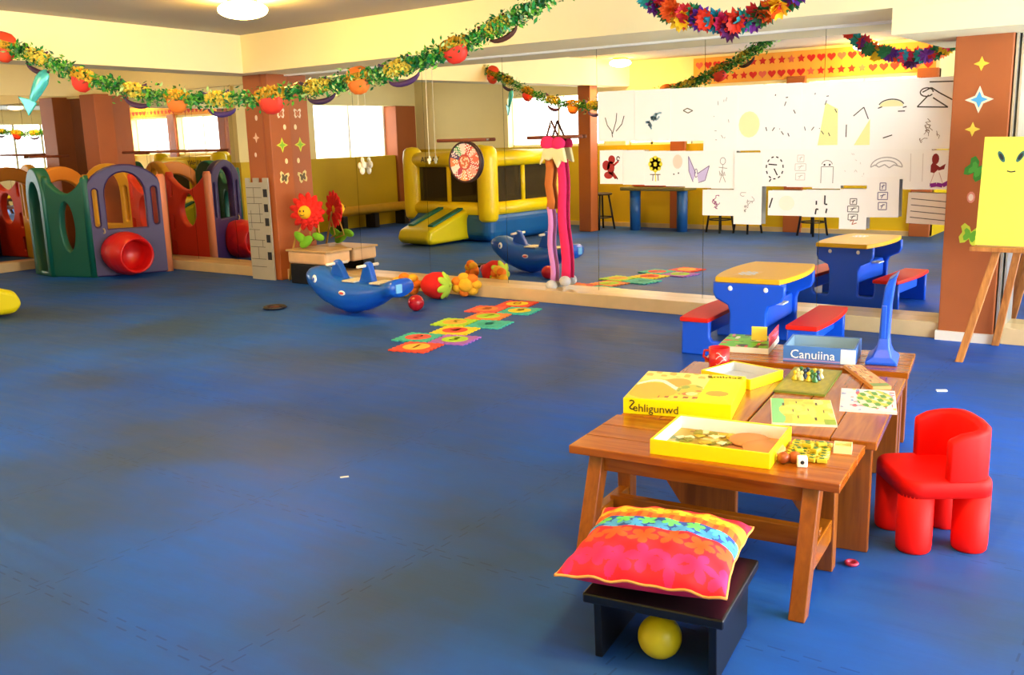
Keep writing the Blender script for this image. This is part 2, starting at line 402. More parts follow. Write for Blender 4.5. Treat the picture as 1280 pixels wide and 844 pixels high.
# ------------------------------------------------------------------ games on the tables
TZ = .44
random.seed(3)
def art(seed, base, cols, n=26, rmin=.03, rmax=.14):
    rnd = random.Random(seed); bl = [(rnd.random(), rnd.random(), rnd.uniform(rmin, rmax), rnd.uniform(.4, 1.6), rnd.choice(cols)) for _ in range(n)]
    def f(u, v):
        c = base
        for x, y, r, a, h in bl:
            if ((u-x)/a)**2 + ((v-y)*a)**2 < r*r: c = h
        return c
    return f
def open_box(label, c, th, L, W, h, outer, inner, wall=.008, name='game_box', cat='box', art_f=None, group=None):
    t = thing(name, label, cat, (c[0], c[1], TZ), th, group)
    b = BM()
    for x0, y0, x1, y1 in ((-L/2, -W/2, L/2, -W/2+wall), (-L/2, W/2-wall, L/2, W/2), (-L/2, -W/2+wall, -L/2+wall, W/2-wall), (L/2-wall, -W/2+wall, L/2, W/2-wall)): box(b, x0, y0, 0, x1, y1, h)
    obj('box_walls', b, outer, t, bevel=.001)
    if art_f is None:
        b = BM(); box(b, -L/2+wall, -W/2+wall, .001, L/2-wall, W/2-wall, .004); obj('box_bottom', b, inner, t)
    else:
        b = colour_grid(60, 40, lambda u, v: Vector((-L/2+wall+(L-2*wall)*u, -W/2+wall+(W-2*wall)*v, .004)), art_f); obj('box_bottom', b, COLATTR, t)
    b = BM(); e = .0015
    for x0, y0, x1, y1 in ((-L/2+wall, -W/2+wall, L/2-wall, -W/2+wall+e), (-L/2+wall, W/2-wall-e, L/2-wall, W/2-wall), (-L/2+wall, -W/2+wall, -L/2+wall+e, W/2-wall), (L/2-wall-e, -W/2+wall, L/2-wall, W/2-wall)): box(b, x0, y0, .004, x1, y1, h-.003)
    obj('lining', b, inner, t)
    return t
YBOX = mat('yellow_card', '#f4e400', .4); GREYIN = mat('pale_grey_card', '#c9cfd6', .6); WHITEIN = mat('white_card', '#e8ecef', .6)
GB = 'opened yellow game box parts'
def inner_game(u, v):
    return art(11, '#b59a2c', ['#6f7a1e', '#d8c23a', '#3d5a24', '#e9d98a', '#8f6a1c'], 70, .02, .07)(u, v) if u < .55 else ('#c98d55' if u < .97 else '#e6dcc0')
t = open_box('open yellow game box bottom holding board pieces, nearest on the tables', (11.355, -4.385), .14, .42, .335, .054, YBOX, WHITEIN, art_f=inner_game)
for k in range(2):
    b = BM(); lathe(b, [(.001, .018), (.07, .018), (.075, .012), (.07, .006), (.001, .006)], 20, Matrix.Translation((.08+.075*k, -.02+.1*(1-k), .012*k)))
    obj('playing_disc', b, mat('tan_card', '#c98d55', .6), t, True)
rnd = random.Random(4)
CT_ = [mat('olive_card', '#8d8a22', .6), mat('cream_card', '#e7d9a0', .6), mat('gold_card', '#cfae2c', .6)]
for k in range(30):
    b = BM(); x, y = rnd.uniform(-.17, .03), rnd.uniform(-.12, .12); box(b, -.016, -.012, 0, .016, .012, .003, M=Matrix.Translation((x, y, .008+.0012*(k % 8))) @ rot_z(rnd.uniform(0, 3)))
    obj('card_tile', b, CT_[k % 3], t)
# closed box with a picture lid and reversed lettering along its front
cb = thing('game_box', 'closed yellow picture-lid game box at the left edge of the tables', 'box', (10.985, -3.90, TZ), .27)
LB, WB, HB = .43, .47, .064
b = BM(); box(b, -LB/2, -WB/2, 0, LB/2, WB/2, HB); obj('box_body', b, YBOX, cb, bevel=.002)
def lid_art(u, v):
    x, y = u, v
    if x > .68: 
        return '#f6e800' if not (.72 < x < .94 and .22 < y < .42 and ((x-.83)/.11)**2+((y-.32)/.09)**2 < 1) else '#d9a02a'
    c = '#f0cf3a'
    if y > .62+.1*math.sin(7*x): c = '#f5e27a'
    if ((x-.2)/.25)**2+((y-.3)/.28)**2 < 1: c = '#f3b22a'
    if ((x-.38)/.14)**2+((y-.62)/.16)**2 < 1: c = '#f2a834'
    if abs((y-.50)-.16*math.sin(9*x)) < .045: c = '#f7f2d8'
    if ((x-.55)/.13)**2+((y-.38)/.2)**2 < 1: c = art(5, '#cdbf3a', ['#8ea03a', '#e8e0a0', '#d06a2a'], 60, .02, .06)(u, v)
    if y > .82 and math.sin(40*x)*math.sin(23*y+7*x) > .2: c = '#d9b436'
    if x > .30 and abs(y-.10-.1*(x-.3)) < .03 and math.sin(70*x) > 0: c = '#9a4a1a'
    return c
b = colour_grid(80, 90, lambda u, v: Vector((-LB/2+.006+(LB-.012)*u, -WB/2+.006+(WB-.012)*v, HB+.0012)), lid_art); obj('lid_picture', b, COLATTR, cb)
for s_, mir, dx, dz, sz in (('S', True, -.178, .036, .060), ('ehligunwd', False, -.082, .026, .046)):
    b = text_bm(s_, sz, .0006, .0, mirrored=mir)
    for v in b.verts: v.co += Vector((dx, -WB/2-.0015, dz))
    obj('lettering', b, mat('dark_lettering', '#3a3212', .6), cb)
b = text_bm('Schling', .055, .0005, .2, mirrored=True)
for v in b.verts: v.co = Vector((v.co.x+.135, (v.co.z)+.19, HB+.002))
obj('lid_lettering', b, mat('olive_lettering', '#6f6413', .6), cb)
open_box('empty open yellow box lid lying behind the closed yellow box', (11.04, -3.445), -.24, .27, .245, .046, YBOX, GREYIN)
# thin boards
def board(label, c, th, L, W, f, h=.008, name='game_board', side='#d9d2b0', z=0.0):
    t = thing(name, label, 'board', (c[0], c[1], TZ+z), th)
    b = BM(); box(b, -L/2, -W/2, 0, L/2, W/2, h); obj('board', b, mat('card_edge_'+side.strip('#'), side, .5), t)
    b = colour_grid(56, 56, lambda u, v: Vector((-L/2+.003+(L-.006)*u, -W/2+.003+(W-.006)*v, h+.0008)), f); obj('board_print', b, COLATTR, t)
    return t
def b1(u, v): return '#8f8a2c' if min(u, v, 1-u, 1-v) < .05 else ('#a79a38' if int(u*9)+int(v*9) & 1 else '#9c9138')
board('olive green game board with a heap of small pawns on it', (11.31, -3.335), .15, .215, .46, b1, side='#6f7d2a')
def b2(u, v):
    for k, (x, y) in enumerate(((.2, .75), (.42, .85), (.75, .8), (.35, .5), (.6, .55), (.42, .25), (.7, .2), (.85, .5))):
        if abs(u-x) < .016 and abs(v-y) < .05: return '#3d3212'
    if u < .17+.05*math.sin(9*v): return '#7ecb86'
    if u > .82 and v < .2: return '#8fae3c'
    return art(21, '#d8cf52', ['#e8df6a', '#c9c048', '#efe68a'], 30)(u, v)
board('yellow-green game board with small dark marks, beside the open yellow box', (11.452, -3.825), .38, .24, .36, b2, side='#e9e6cf')
def b3(u, v):
    if ((u-.62)/.34)**2+((v-.55)/.42)**2 < 1:
        return '#5f9a3c' if math.sin(26*u+9*v)*math.sin(18*v-6*u) > .1 else ('#d9c84a' if math.sin(31*u*v) > 0 else '#e8e2c4')
    return art(31, '#e6dde0', ['#d99aa8', '#7f96c8', '#e9e6d8', '#c9566a', '#e6c84a'], 50, .02, .06)(u, v)
board('white game board with a green and yellow picture at the right table edge', (11.625, -3.535), .28, .215, .34, b3, side='#e6e6ea')
def b4(u, v): return art(41, '#dba268', ['#8a3a1e', '#c4602c', '#e6c090', '#4d5a2a'], 40, .02, .07)(u, v) if v > .12 else '#7f9a4a'
board('narrow orange-brown strip board lying slantwise by the blue box', (11.51, -3.155), .60, .08, .40, b4, h=.016, side='#d89a58')
# pawns, tiles, dice
PAWN = [mat('pawn_green', '#2f6b34', .4), mat('pawn_yellow', '#c9b42a', .4), mat('pawn_blue', '#1c3350', .4), mat('pawn_cream', '#d8cf90', .4), mat('pawn_red', '#b03a22', .4)]
def pawn(p, m_, label, s=1.0):
    b = BM(); lathe(b, [(.0005, 0), (.012*s, 0), (.0125*s, .004*s), (.006*s, .016*s), (.004*s, .024*s), (.0005, .024*s)], 12); ball(b, (0, 0, .030*s), .008*s, 10)
    o = obj('game_pawn', b, m_, None, True, loc=p); tag(o, label, 'game piece', 'pawns heaped on the olive board'); return o
cn = ['green', 'yellow', 'blue', 'cream', 'red']
k = 0
protos = [pawn((11.30, -3.30, TZ+.009), PAWN[i], 'small %s pawn standing in the heap on the olive game board' % cn[i], 1.15) for i in range(4)]
rnd = random.Random(8); spots = [(x, y) for x in (-.045, -.015, .017, .045) for y in (-.04, 0, .04)]; rnd.shuffle(spots)
for i, (dx, dy) in enumerate(spots):
    o = protos[i] if i < 4 else protos[i % 4].copy()
    if i >= 4: COL.objects.link(o)
    o.location = (11.30+dx, -3.32+dy, TZ+.0092); o['label'] = 'small %s pawn standing in the heap on the olive game board' % cn[i % 4]
# tile heap by the nearest yellow box
def small_tile(label, m1, m2):
    t = thing('game_tile', label, 'game piece', (0, 0, 0), 0, 'loose yellow game tiles on the near table')
    b = BM(); box(b, -.017, -.013, 0, .017, .013, .014); obj('tile_body', b, m1, t, bevel=.003)
    b = BM(); box(b, -.008, -.006, .0135, .008, .006, .0152); obj('tile_mark', b, m2, t)
    return t
TL = 'small yellow game tile with a dark mark in the loose heap'
t0 = small_tile(TL, PAWN[1], PAWN[0]); rnd = random.Random(12)
pts = [(x*.036, y*.032) for x in range(-1, 3) for y in range(-3, 4)]
for i, (dx, dy) in enumerate(pts):
    o = t0 if i == 0 else dup(t0)
    o.location = (11.625+dx*.9+dy*-.2, -4.295+dy*.9+dx*.2, TZ+.001); o.rotation_euler = (0, 0, rnd.uniform(-.9, .9)+.5)
for i, (dx, dy) in enumerate([(.0, .01), (.035, .045), (.04, -.03), (-.01, -.055)]):
    o = dup(t0); o.location = (11.63+dx, -4.285+dy, TZ+.0165); o.rotation_euler = (0, 0, i*.7)
t = thing('game_die', 'white die with a grey pip standing in front of the yellow tile heap', 'die', (11.665, -4.435, TZ), .4)
b = BM(); box(b, -.017, -.017, 0, .017, .017, .034); obj('die_body', b, WHITEP, t, bevel=.004)
b = BM(); ball(b, (0, -.0168, .018), (.007, .002, .007), 12); obj('pip', b, INK, t, True)
for i, (dx, dy, mi, nm) in enumerate(((-.03, .03, 4, 'brown'), (.0, .05, 4, 'rusty'), )):
    b = BM(); ball(b, (0, 0, .02), (.022, .022, .02), 12); o = obj('wooden_bead', b, mat('%s_bead' % nm, '#9a4a1e' if i == 0 else '#b0561e', .4), None, True, loc=(11.632+dx, -4.475+dy*1.2, TZ+.0)); tag(o, '%s wooden bead between the tiles and the open yellow box' % nm, 'game piece')
t = thing('little_box', 'tiny open cream paper box near the right edge of the tables', 'box', (11.733, -4.215, TZ), .25)
b = BM(); box(b, -.03, -.028, 0, .03, .028, .002); box(b, -.03, -.028, .002, .03, -.026, .028); box(b, -.03, .026, .002, .03, .028, .028); box(b, -.03, -.026, .002, -.028, .026, .028); box(b, .028, -.026, .002, .03, .026, .028)
obj('box_walls', b, mat('cream_box', '#f0e2a8', .5), t)
b = BM(); box(b, -.026, -.024, .003, .026, .024, .02); obj('filling', b, mat('honey_block', '#e8c06a', .5), t, bevel=.002)
# blue box with white reversed lettering
bb = open_box('blue and white open game box with white lettering on the far wooden table', (11.205, -2.83), .19, .335, .285, .078, mat('blue_card', '#3f74c4', .45), mat('pale_blue_card', '#8fb2cf', .5), wall=.01)
b = text_bm('Canuiina', .060, .0008, .0)
for v in b.verts: v.co += Vector((-.03, -.1440, .037))
obj('lettering', b, mat('white_lettering', '#f2f2f6', .5), bb)
b = BM(); box(b, .10, -.1436, .004, .1675, -.1425, .074); obj('white_panel', b, WHITEIN, bb)
b = BM(); box(b, -.1675, -.1434, .006, .098, -.1425, .014); obj('pink_stripe', b, mat('lilac_card', '#9a8ccc', .5), bb)
# green pop-up box
gb = thing('pop_up_game', 'green and red pop-up game tray with a yellow tab behind the red cup', 'toy', (10.80, -2.78, TZ), .20)
b = BM(); box(b, -.13, -.16, 0, .13, .16, .03); obj('tray', b, mat('tray_edge', '#e6e0d4', .5), gb, bevel=.003)
b = colour_grid(50, 50, lambda u, v: Vector((-.126+.252*u, -.156+.312*v, .031)), art(51, '#5fbf2e', ['#3fa024', '#d8363c', '#e87aa0', '#1d1d1d', '#f2f2ea', '#86d43c'], 40, .03, .11)); obj('tray_print', b, COLATTR, gb)
b = colour_grid(12, 12, lambda u, v: Vector((.128, -.15+.30*u, .03+.07*v)), art(52, '#d8363c', ['#e87aa0', '#f2c8d0', '#b02030'], 14)); obj('side_flap', b, COLATTR, gb)
b = BM(); box(b, .01, .02, .032, .09, .026, .105); obj('tab', b, mat('yellow_tab', '#efe05a', .45), gb, bevel=.002)
# red cup
cp = thing('toy_cup', 'red plastic cup with a pale scribble at the far left table edge', 'cup', (10.865, -3.30, TZ), -.2); cp.scale = (.92, .92, .95)
b = BM(); lathe(b, [(.001, .001), (.045, .001), (.050, .01), (.054, .11), (.049, .11), (.045, .012), (.001, .012)], 28); obj('cup_body', b, mat('red_cup', '#c8141a', .35), cp, True)
b = BM()
for zz in (.045, .065, .08):
    tube(b, [(.0535*math.cos(a), .0535*math.sin(a), zz+.012*math.sin(5*a+zz*90)) for a in [(-1.25+.12*i) for i in range(9)]], .0022, 5)
obj('scribble', b, mat('pink_scribble', '#f0b0b8', .5), cp)
b = BM(); tube(b, [(-.05, -.01, .09), (-.08, -.016, .085), (-.085, -.018, .055), (-.052, -.01, .035)], .007, 8); obj('handle', b, mat('red_cup', '#c8141a', .35), cp, True)
# blue stand with a flared foot on the far table
bs = thing('toy_stand', 'blue plastic upright stand with a flared foot on the far wooden table', 'toy stand', (11.475, -2.77, TZ), .20)
b = BM(); rings = []
for z, w, d, dx in ((0, .072, .115, 0), (.014, .072, .115, 0), (.035, .045, .10, 0), (.07, .030, .08, .003), (.12, .023, .062, .005), (.28, .022, .055, .010), (.36, .023, .06, .02), (.40, .022, .06, .035)):
    rings.append([b.verts.new((dx+sx*w, sy*d, z + (.035 if (sx > 0 and z > .35) else 0))) for sx, sy in ((-1, -1), (1, -1), (1, 1), (-1, 1))])
for p, q in zip(rings, rings[1:]):
    for k in range(4): b.faces.new((p[k], p[(k+1) % 4], q[(k+1) % 4], q[k]))
b.faces.new(rings[0][::-1]); b.faces.new(rings[-1]); obj('stand_body', b, BLUEP, bs, bevel=.008)
b = BM(); box(b, -.010, -.064, .12, .012, -.054, .28); obj('rib', b, BLUEP, bs, bevel=.003)

# ================================================================== RED CHAIR
ch = thing('toddler_chair', 'chunky red plastic toddler chair beside the wooden tables', 'chair', (11.935, -3.755, 0), math.atan2(-.57, -.82)+PI/2); ch.scale = (1.06, 1.06, 1.06)
# local: -y is the front
RC = mat('red_moulded_plastic', '#ec0f08', .6, spec=.2)
for sx in (-1, 1):
    for sy in (-1, 1):
        b = BM(); lathe(b, [(.001, 0), (.052, 0), (.058, .008), (.0600, .03), (.0604, .215), (.001, .215)], 28); obj('leg', b, RC, ch, True, loc=(sx*.105, sy*.097, 0))
o = []
for cx_, cy_, a0 in ((.105, .097, 0), (-.105, .097, PI/2), (-.105, -.097, PI), (.105, -.097, 1.5*PI)):
    o += [(cx_+.0605*math.cos(a0+PI/2*k/8), cy_+.0605*math.sin(a0+PI/2*k/8)) for k in range(9)]
b = BM(); lv = [[b.verts.new((x*f, y*f, z)) for x, y in o] for z, f in ((.208, 1), (.245, 1), (.258, .985), (.266, .95), (.268, .90))]
for p_, q_ in zip(lv, lv[1:]):
    for i in range(len(o)): b.faces.new((p_[i], p_[(i+1) % len(o)], q_[(i+1) % len(o)], q_[i]))
b.faces.new(lv[0][::-1]); b.faces.new(lv[-1]); obj('seat', b, RC, ch, True)
b = BM()
# backrest: a U-shaped wall: straight back with wrapping sides
path = [(-.142, -.01), (-.142, .03), (-.142, .075), (-.125, .112), (-.095, .130), (-.04, .136), (.04, .136), (.095, .130), (.125, .112), (.142, .075), (.142, .03), (.142, -.01)]
A = []
for i, (x, y) in enumerate(path):
    p0 = Vector(path[max(0, i-1)]); p1 = Vector(path[min(len(path)-1, i+1)]); d = (p1-p0).normalized(); n = Vector((-d.y, d.x))
    z = [.410, .430, .438, .444, .449, .453, .453, .449, .444, .438, .430, .410][i]
    A.append([b.verts.new((x+n.x*t_, y+n.y*t_, zz)) for t_, zz in ((.021, .262), (.021, z-.012), (.010, z), (-.010, z), (-.021, z-.012), (-.021, .262))])
for p, q in zip(A, A[1:]):
    for k in range(6): b.faces.new((p[k], p[(k+1) % 6], q[(k+1) % 6], q[k]))
b.faces.new(A[0]); b.faces.new(A[-1][::-1]); obj('backrest', b, RC, ch, True, bevel=.006)

# ================================================================== STOOL, PILLOW, BALL
st = thing('low_stool', 'low black wooden stool under the striped pillow', 'stool', (11.468, -4.993, 0), .153)
b = BM(); prism(b, [(-.212, .188), (.212, .188), (.212, .22), (-.212, .22)], -.215, .215); obj('seat', b, BLACK, st, bevel=.006)
for sx in (-1, 1):
    b = BM(); prism(b, [(-.18, 0), (.18, 0), (.19, .188), (-.19, .188)], -.012, .012, Matrix.Translation((sx*.175, 0, 0)) @ rot_z(PI/2)); obj('leg', b, BLACK, st, bevel=.003)
b = BM(); box(b, -.163, .10, .12, .163, .12, .186); obj('stretcher', b, BLACK, st, bevel=.003)
pl = thing('cushion', 'bright striped cushion with flower print lying on the black stool', 'cushion', (11.41, -4.975, .222), .246)
PW, PD = .50, .53
def flower_at(x, y, cx, cy, R, n=5, ph=0.0):
    dx, dy = x-cx, y-cy; r = math.hypot(dx, dy)
    return r < R*(.28+.72*abs(math.cos(n/2*(math.atan2(dy, dx)+ph)))**.7)
def pillow_col(u, v):
    # v: 0 at the edge nearest the camera
    x, y = u*10, v*10
    if v < .46:
        c = '#e8122e'
        for i in range(7):
            if flower_at(x, y, .4+1.55*i, 1.1+.35*(i % 2), 1.15, 5, i): c = '#e0186a'
        for i in range(6):
            if flower_at(x, y, .9+1.75*i, 3.5+.3*(i % 2), 1.0, 5, i*.7): c = '#f0541a'
        return c
    if v < .62:
        c = '#1f4aa8'
        for i in range(7):
            if flower_at(x, y, .5+1.5*i, 5.05, .75, 5, i): c = '#3f9ae0'
        for i in range(7):
            if flower_at(x, y, 1.1+1.5*i, 5.75, .62, 5, i*.9): c = '#5fcf6a' if i < 5 else '#4fd6d0'
        return c
    if v < .70: return '#f06a14' if math.sin(9*x) > -.3 else '#e2461a'
    if v < .84:
        c = '#f08a14'
        for i in range(8):
            if flower_at(x, y, .5+1.35*i, 7.75, .7, 5, i): c = '#f8c22a'
        return c
    c = '#d8182c'
    for i in range(7):
        if flower_at(x, y, .4+1.55*i, 9.4, .8, 5, i): c = '#c81a4a'
    return c
def pillow_side(sgn):
    def pos(u, v):
        a, e = 2*u-1, 2*v-1; k = (1-abs(a)**2.6)*(1-abs(e)**2.6); k = max(0, k)**.5
        pinch = 1-.07*(1-abs(a)**2)*(abs(e)**4); pinch2 = 1-.07*(1-abs(e)**2)*(abs(a)**4)
        wr = .006*math.sin(14*a+6*e)*math.sin(9*e-3*a)*(1-k*.4)
        z = .062 + (sgn*(.080 if sgn > 0 else .060)*k + wr*(1 if sgn > 0 else 0))
        return Vector((a*PW/2*pinch2, e*PD/2*pinch, z))
    return pos
b = colour_grid(190, 160, pillow_side(1), pillow_col); obj('cover_top', b, CLOTHATTR, pl, True)
b = colour_grid(60, 50, pillow_side(-1), lambda u, v: '#d3184e'); o = obj('cover_underside', b, CLOTHATTR, pl, True)
b = BM(); P_ = pillow_side(1); ring = [P_(i/30, 0) for i in range(31)]+[P_(1, i/30) for i in range(1, 31)]+[P_(1-i/30, 1) for i in range(1, 31)]+[P_(0, 1-i/30) for i in range(1, 30)]
tube(b, ring+[ring[0]], .0045, 6, cap=False); obj('piping', b, mat('orange_piping', '#f0a050', .6), pl, True)
b = BM(); ball(b, (0, 0, .066), .066, 32); ba = obj('toy_ball', b, mat('yellow_rubber', '#d9c414', .38, vary=.03), None, True, loc=(11.475, -5.095, 0)); tag(ba, 'yellow rubber ball under the black stool', 'ball')

# ================================================================== CHILDREN'S PICNIC TABLE
pt = thing('picnic_table', 'blue plastic children\'s picnic table with yellow top and red benches', 'table', (10.168, -.905, 0), .068); pt.scale = (.95, .665, 1.036)
def endpanel(y):
    o = [(-.50, .0), (.50, .0), (.50, .235), (.285, .235), (.285, .13), (.265, .105), (.15, .105), (.135, .12), (.135, .32), (.15, .36), (.24, .40), (.262, .44), (.262, .515), (-.262, .515), (-.262, .44), (-.24, .40), (-.15, .36), (-.135, .32), (-.135, .12), (-.15, .105), (-.265, .105), (-.285, .13), (-.285, .235), (-.50, .235)]
    b = plate(o, [], .07, .012)
    for v in b.verts: v.co.y += y
    return b
for y in (-.585, .50): obj('end_panel', endpanel(y), BLUEP, pt)
b = BM(); tp = []
for s in (-1, 1): pass
nY = 12; o = []
for k in range(nY+1):
    f = -1+2*k/nY; o.append((.235+.055*(1-abs(f)**2.2), f*.655))
o2 = [(-x, y) for x, y in o[::-1]]
poly = o+o2
v0 = [b.verts.new((x, y, .515)) for x, y in poly]; v1 = [b.verts.new((x, y, .55)) for x, y in poly]
b.faces.new(v0[::-1]); b.faces.new(v1)
for i in range(len(poly)): b.faces.new((v0[i], v0[(i+1) % len(poly)], v1[(i+1) % len(poly)], v1[i]))
obj('tabletop', b, YELP, pt, bevel=.008)
for sx in (-1, 1):
    b = BM(); pr = []
    o = [(sx*.283, -.66), (sx*.283, .60)] + [(sx*(.505+.03*(1-abs(-1+2*k/10)**2)), .60-1.26*k/10) for k in range(11)]
    v0 = [b.verts.new((x, y, .232)) for x, y in o]; v1 = [b.verts.new((x, y, .262)) for x, y in o]
    b.faces.new(v0[::-1]); b.faces.new(v1)
    for i in range(len(o)): b.faces.new((v0[i], v0[(i+1) % len(o)], v1[(i+1) % len(o)], v1[i]))
    obj('bench', b, REDP, pt, bevel=.008)
    b = BM(); box(b, sx*.39-.05, -.50, .12, sx*.39+.05, .42, .22); obj('bench_beam', b, BLUEP, pt, bevel=.015)
b = BM(); box(b, -.11, -.53, .20, .11, .46, .36); obj('centre_beam', b, BLUEP, pt, bevel=.02)
b = BM(); box(b, .05, -.25, .34, .18, -.05, .352); obj('shelf', b, mat('pale_plastic', '#cfd6e0', .4), pt, bevel=.003)
for x, y in ((-.13, -.625), (.13, -.625), (-.13, .54), (.13, .54)):
    b = BM(); ball(b, (x, y, .475), (.017, .008, .017), 12); obj('screw_cap', b, WHITEP, pt, True)
b = colour_grid(20, 16, lambda u, v: Vector((-.15+.16*u, -.48+.34*v, .5512)), lambda u, v: '#b9c4cc' if ((u-.5)/.42)**2+((v-.5)/.4)**2 < 1 and math.sin(21*u+4*v)*math.sin(17*v-5*u) > -.25 else '#e0aa1c'); obj('sticker', b, COLATTR, pt)

# ================================================================== PLAYHOUSE IN THE CORNER
TEAL = mat('teal_plastic', '#0a5c4c', .45, vary=.05, scale=2); PURP = mat('purple_plastic', '#38265c', .45, vary=.05, scale=2)
ORNG = mat('orange_plastic', '#dd8a24', .45); REDO = mat('orange_red_plastic', '#e0391c', .42); GOLD = mat('golden_plastic', '#dca021', .45); DGRN = mat('dark_green_plastic', '#0d4a33', .45)
ph = thing('playhouse', 'multi-coloured plastic playhouse with a red barrel tunnel in the mirrored corner', 'playhouse', (0, 0, 0))
V = [(.60, -1.05), (1.035, -1.10), (1.60, -.93), (1.99, -.15), (1.28, -.08), (.50, -.26)]
def arch_outline(w, zs, zt): return [(-w/2, .0), (w/2, .0), (w/2, zs)] + ell(0, zs, w/2, zt-zs, 14, 0, PI, True)[1:-1] + [(-w/2, zs)]
def saddle_outline(w, zs, zd):
    n = 10; return [(-w/2, 0), (w/2, 0), (w/2, zs)] + [(w/2-w*k/n, zd+(zs-zd)*abs(1-2*k/n)**1.8) for k in range(1, n)] + [(-w/2, zs)]
def slot(cx, cz, w, h): return ell(cx, cz+h/2-w/2, w/2, w/2, 8, 0, PI, True) + ell(cx, cz-h/2+w/2, w/2, w/2, 8, PI, 2*PI, True)
def win_arch(w, z0, zs, zt): return [(-w/2, z0), (w/2, z0), (w/2, zs)] + ell(0, zs, w/2, zt-zs, 12, 0, PI, True)[1:-1] + [(-w/2, zs)]
def panel(i, j, kind, m_, th=.10, extra=()):
    a, b_ = Vector(V[i]), Vector(V[j]); w = (b_-a).length+.05; c = (a+b_)/2; ang = math.atan2((b_-a).y, (b_-a).x)
    if kind == 'door': o, h = arch_outline(w, .95, 1.34), [win_arch(w-.2, .06, .9, 1.16)]
    elif kind == 'arch': o, h = arch_outline(w, 1.0, 1.36), [win_arch(w*.50, .58, 1.0, 1.26), slot(-w*.37, .84, .06, .46), slot(w*.37, .84, .06, .46)]
    elif kind == 'saddle': o, h = saddle_outline(w, 1.24, 1.02), [ell(0, .62, w*.17, .30, 20)]
    elif kind == 'redsaddle': o, h = saddle_outline(w, 1.22, .98), [ell(0, .72, w*.2, .22, 20), slot(w*.40, 1.0, .05, .2), slot(w*.40, .55, .05, .2), slot(w*.40, .2, .05, .2)]
    b = plate(o, h, th, .018)
    return obj('panel', b, m_, ph, loc=(c.x, c.y, 0), rot=(0, 0, ang))
p = panel(0, 1, 'door', TEAL, .16); p['label'] = 'teal arched doorway panel'
p = panel(1, 2, 'saddle', TEAL); p['label'] = 'teal panel with an oval window'
p = panel(2, 3, 'arch', PURP); p['label'] = 'purple arched window panel'
b = BM(); tube(b, [(.12, -.075, z) for z in (.3, .36)], .001, 4)
b.free()
p = panel(3, 4, 'redsaddle', REDO); p['label'] = 'orange-red panel with an oval window'
p = panel(4, 5, 'arch', GOLD); p['label'] = 'golden arched panel'
p = panel(5, 0, 'door', ORNG); p['label'] = 'orange arched doorway panel'
for i, m_ in ((0, TEAL), (1, TEAL), (2, TEAL), (3, mat('salmon_plastic', '#e58a5c', .45)), (4, REDO), (5, GOLD)):
    b = BM(); lathe(b, [(.001, 0), (.055, 0), (.055, 1.18), (.04, 1.22), (.001, 1.22)], 12); obj('corner_post', b, m_, ph, True, loc=(V[i][0], V[i][1], 0))
# peg holes on the purple panel
pc = (Vector(V[2])+Vector(V[3]))/2; pa = math.atan2(V[3][1]-V[2][1], V[3][0]-V[2][0])
for k, zz in enumerate((.22, .34, .56)):
    b = BM(); lathe(b, [(.018, 0), (.034, 0), (.036, .012), (.018, .012), (.016, .002)], 14, Matrix.Rotation(PI/2, 4, 'X')); obj('knob', b, mat('pale_peg', '#b9a58a', .5), ph, True, loc=(pc.x-.28*math.cos(pa)+.05*math.sin(pa), pc.y-.28*math.sin(pa)-.05*math.cos(pa), zz))
# barrel tunnel
ax = Vector((.985, -.10, -.05)).normalized(); x_, y_, _ = frame_of(ax)
Mb = Matrix((x_, y_, ax)).transposed().to_4x4(); Mb.translation = Vector((1.72, -.66, .295))
prof = [(.001, -.02), (.20, -.02)]
for k in range(15): s = k/14; prof.append((.215+.045*math.sin(PI*min(1, s*1.02))+(.006 if k % 3 == 0 else 0), .48*s))
prof += [(.205, .485), (.185, .47), (.19, .3), (.18, .18), (.001, .18)]
b = BM(); lathe(b, prof, 32, Mb); obj('barrel_tunnel', b, mat('barrel_red', '#d41212', .35), ph, True)['label'] = 'red ribbed barrel tunnel'

# ================================================================== THINGS BY THE FLOWER COLUMN
gc = thing('growth_chart', 'grey castle-shaped measuring board leaning on the flower column', 'chart', (3.79, -.125, 0), .03)
b = BM(); prism(b, [(-.19, 0), (.19, 0), (.19, 1.17), (.10, 1.17), (.10, 1.12), (.03, 1.12), (.03, 1.17), (-.06, 1.17), (-.06, 1.12), (-.12, 1.12), (-.12, 1.17), (-.19, 1.17)], -.008, .008); obj('board', b, mat('grey_board', '#a8a494', .6, vary=.04), gc)
for zz in (.28, .48, .67, .83, 1.0):
    b = BM(); box(b, .10, -.0105, zz-.045, .165, -.009, zz+.045); obj('window_mark', b, INK, gc)
b = BM()
for zz in (.15, .24, .38, .46, .58, .66, .76, .88, .95, 1.06): box(b, -.18, -.0098, zz-.003, .07 if zz != .58 else .0, -.009, zz+.003)
for x, z0, z1 in ((-.05, .24, .38), (.03, .38, .46), (-.09, .46, .58), (.02, .66, .88), (-.06, .88, 1.06), (-.13, .6, .8)): box(b, x-.003, -.0098, z0, x+.003, -.009, z1)
obj('drawn_lines', b, mat('grey_line', '#4c483e', .6), gc)

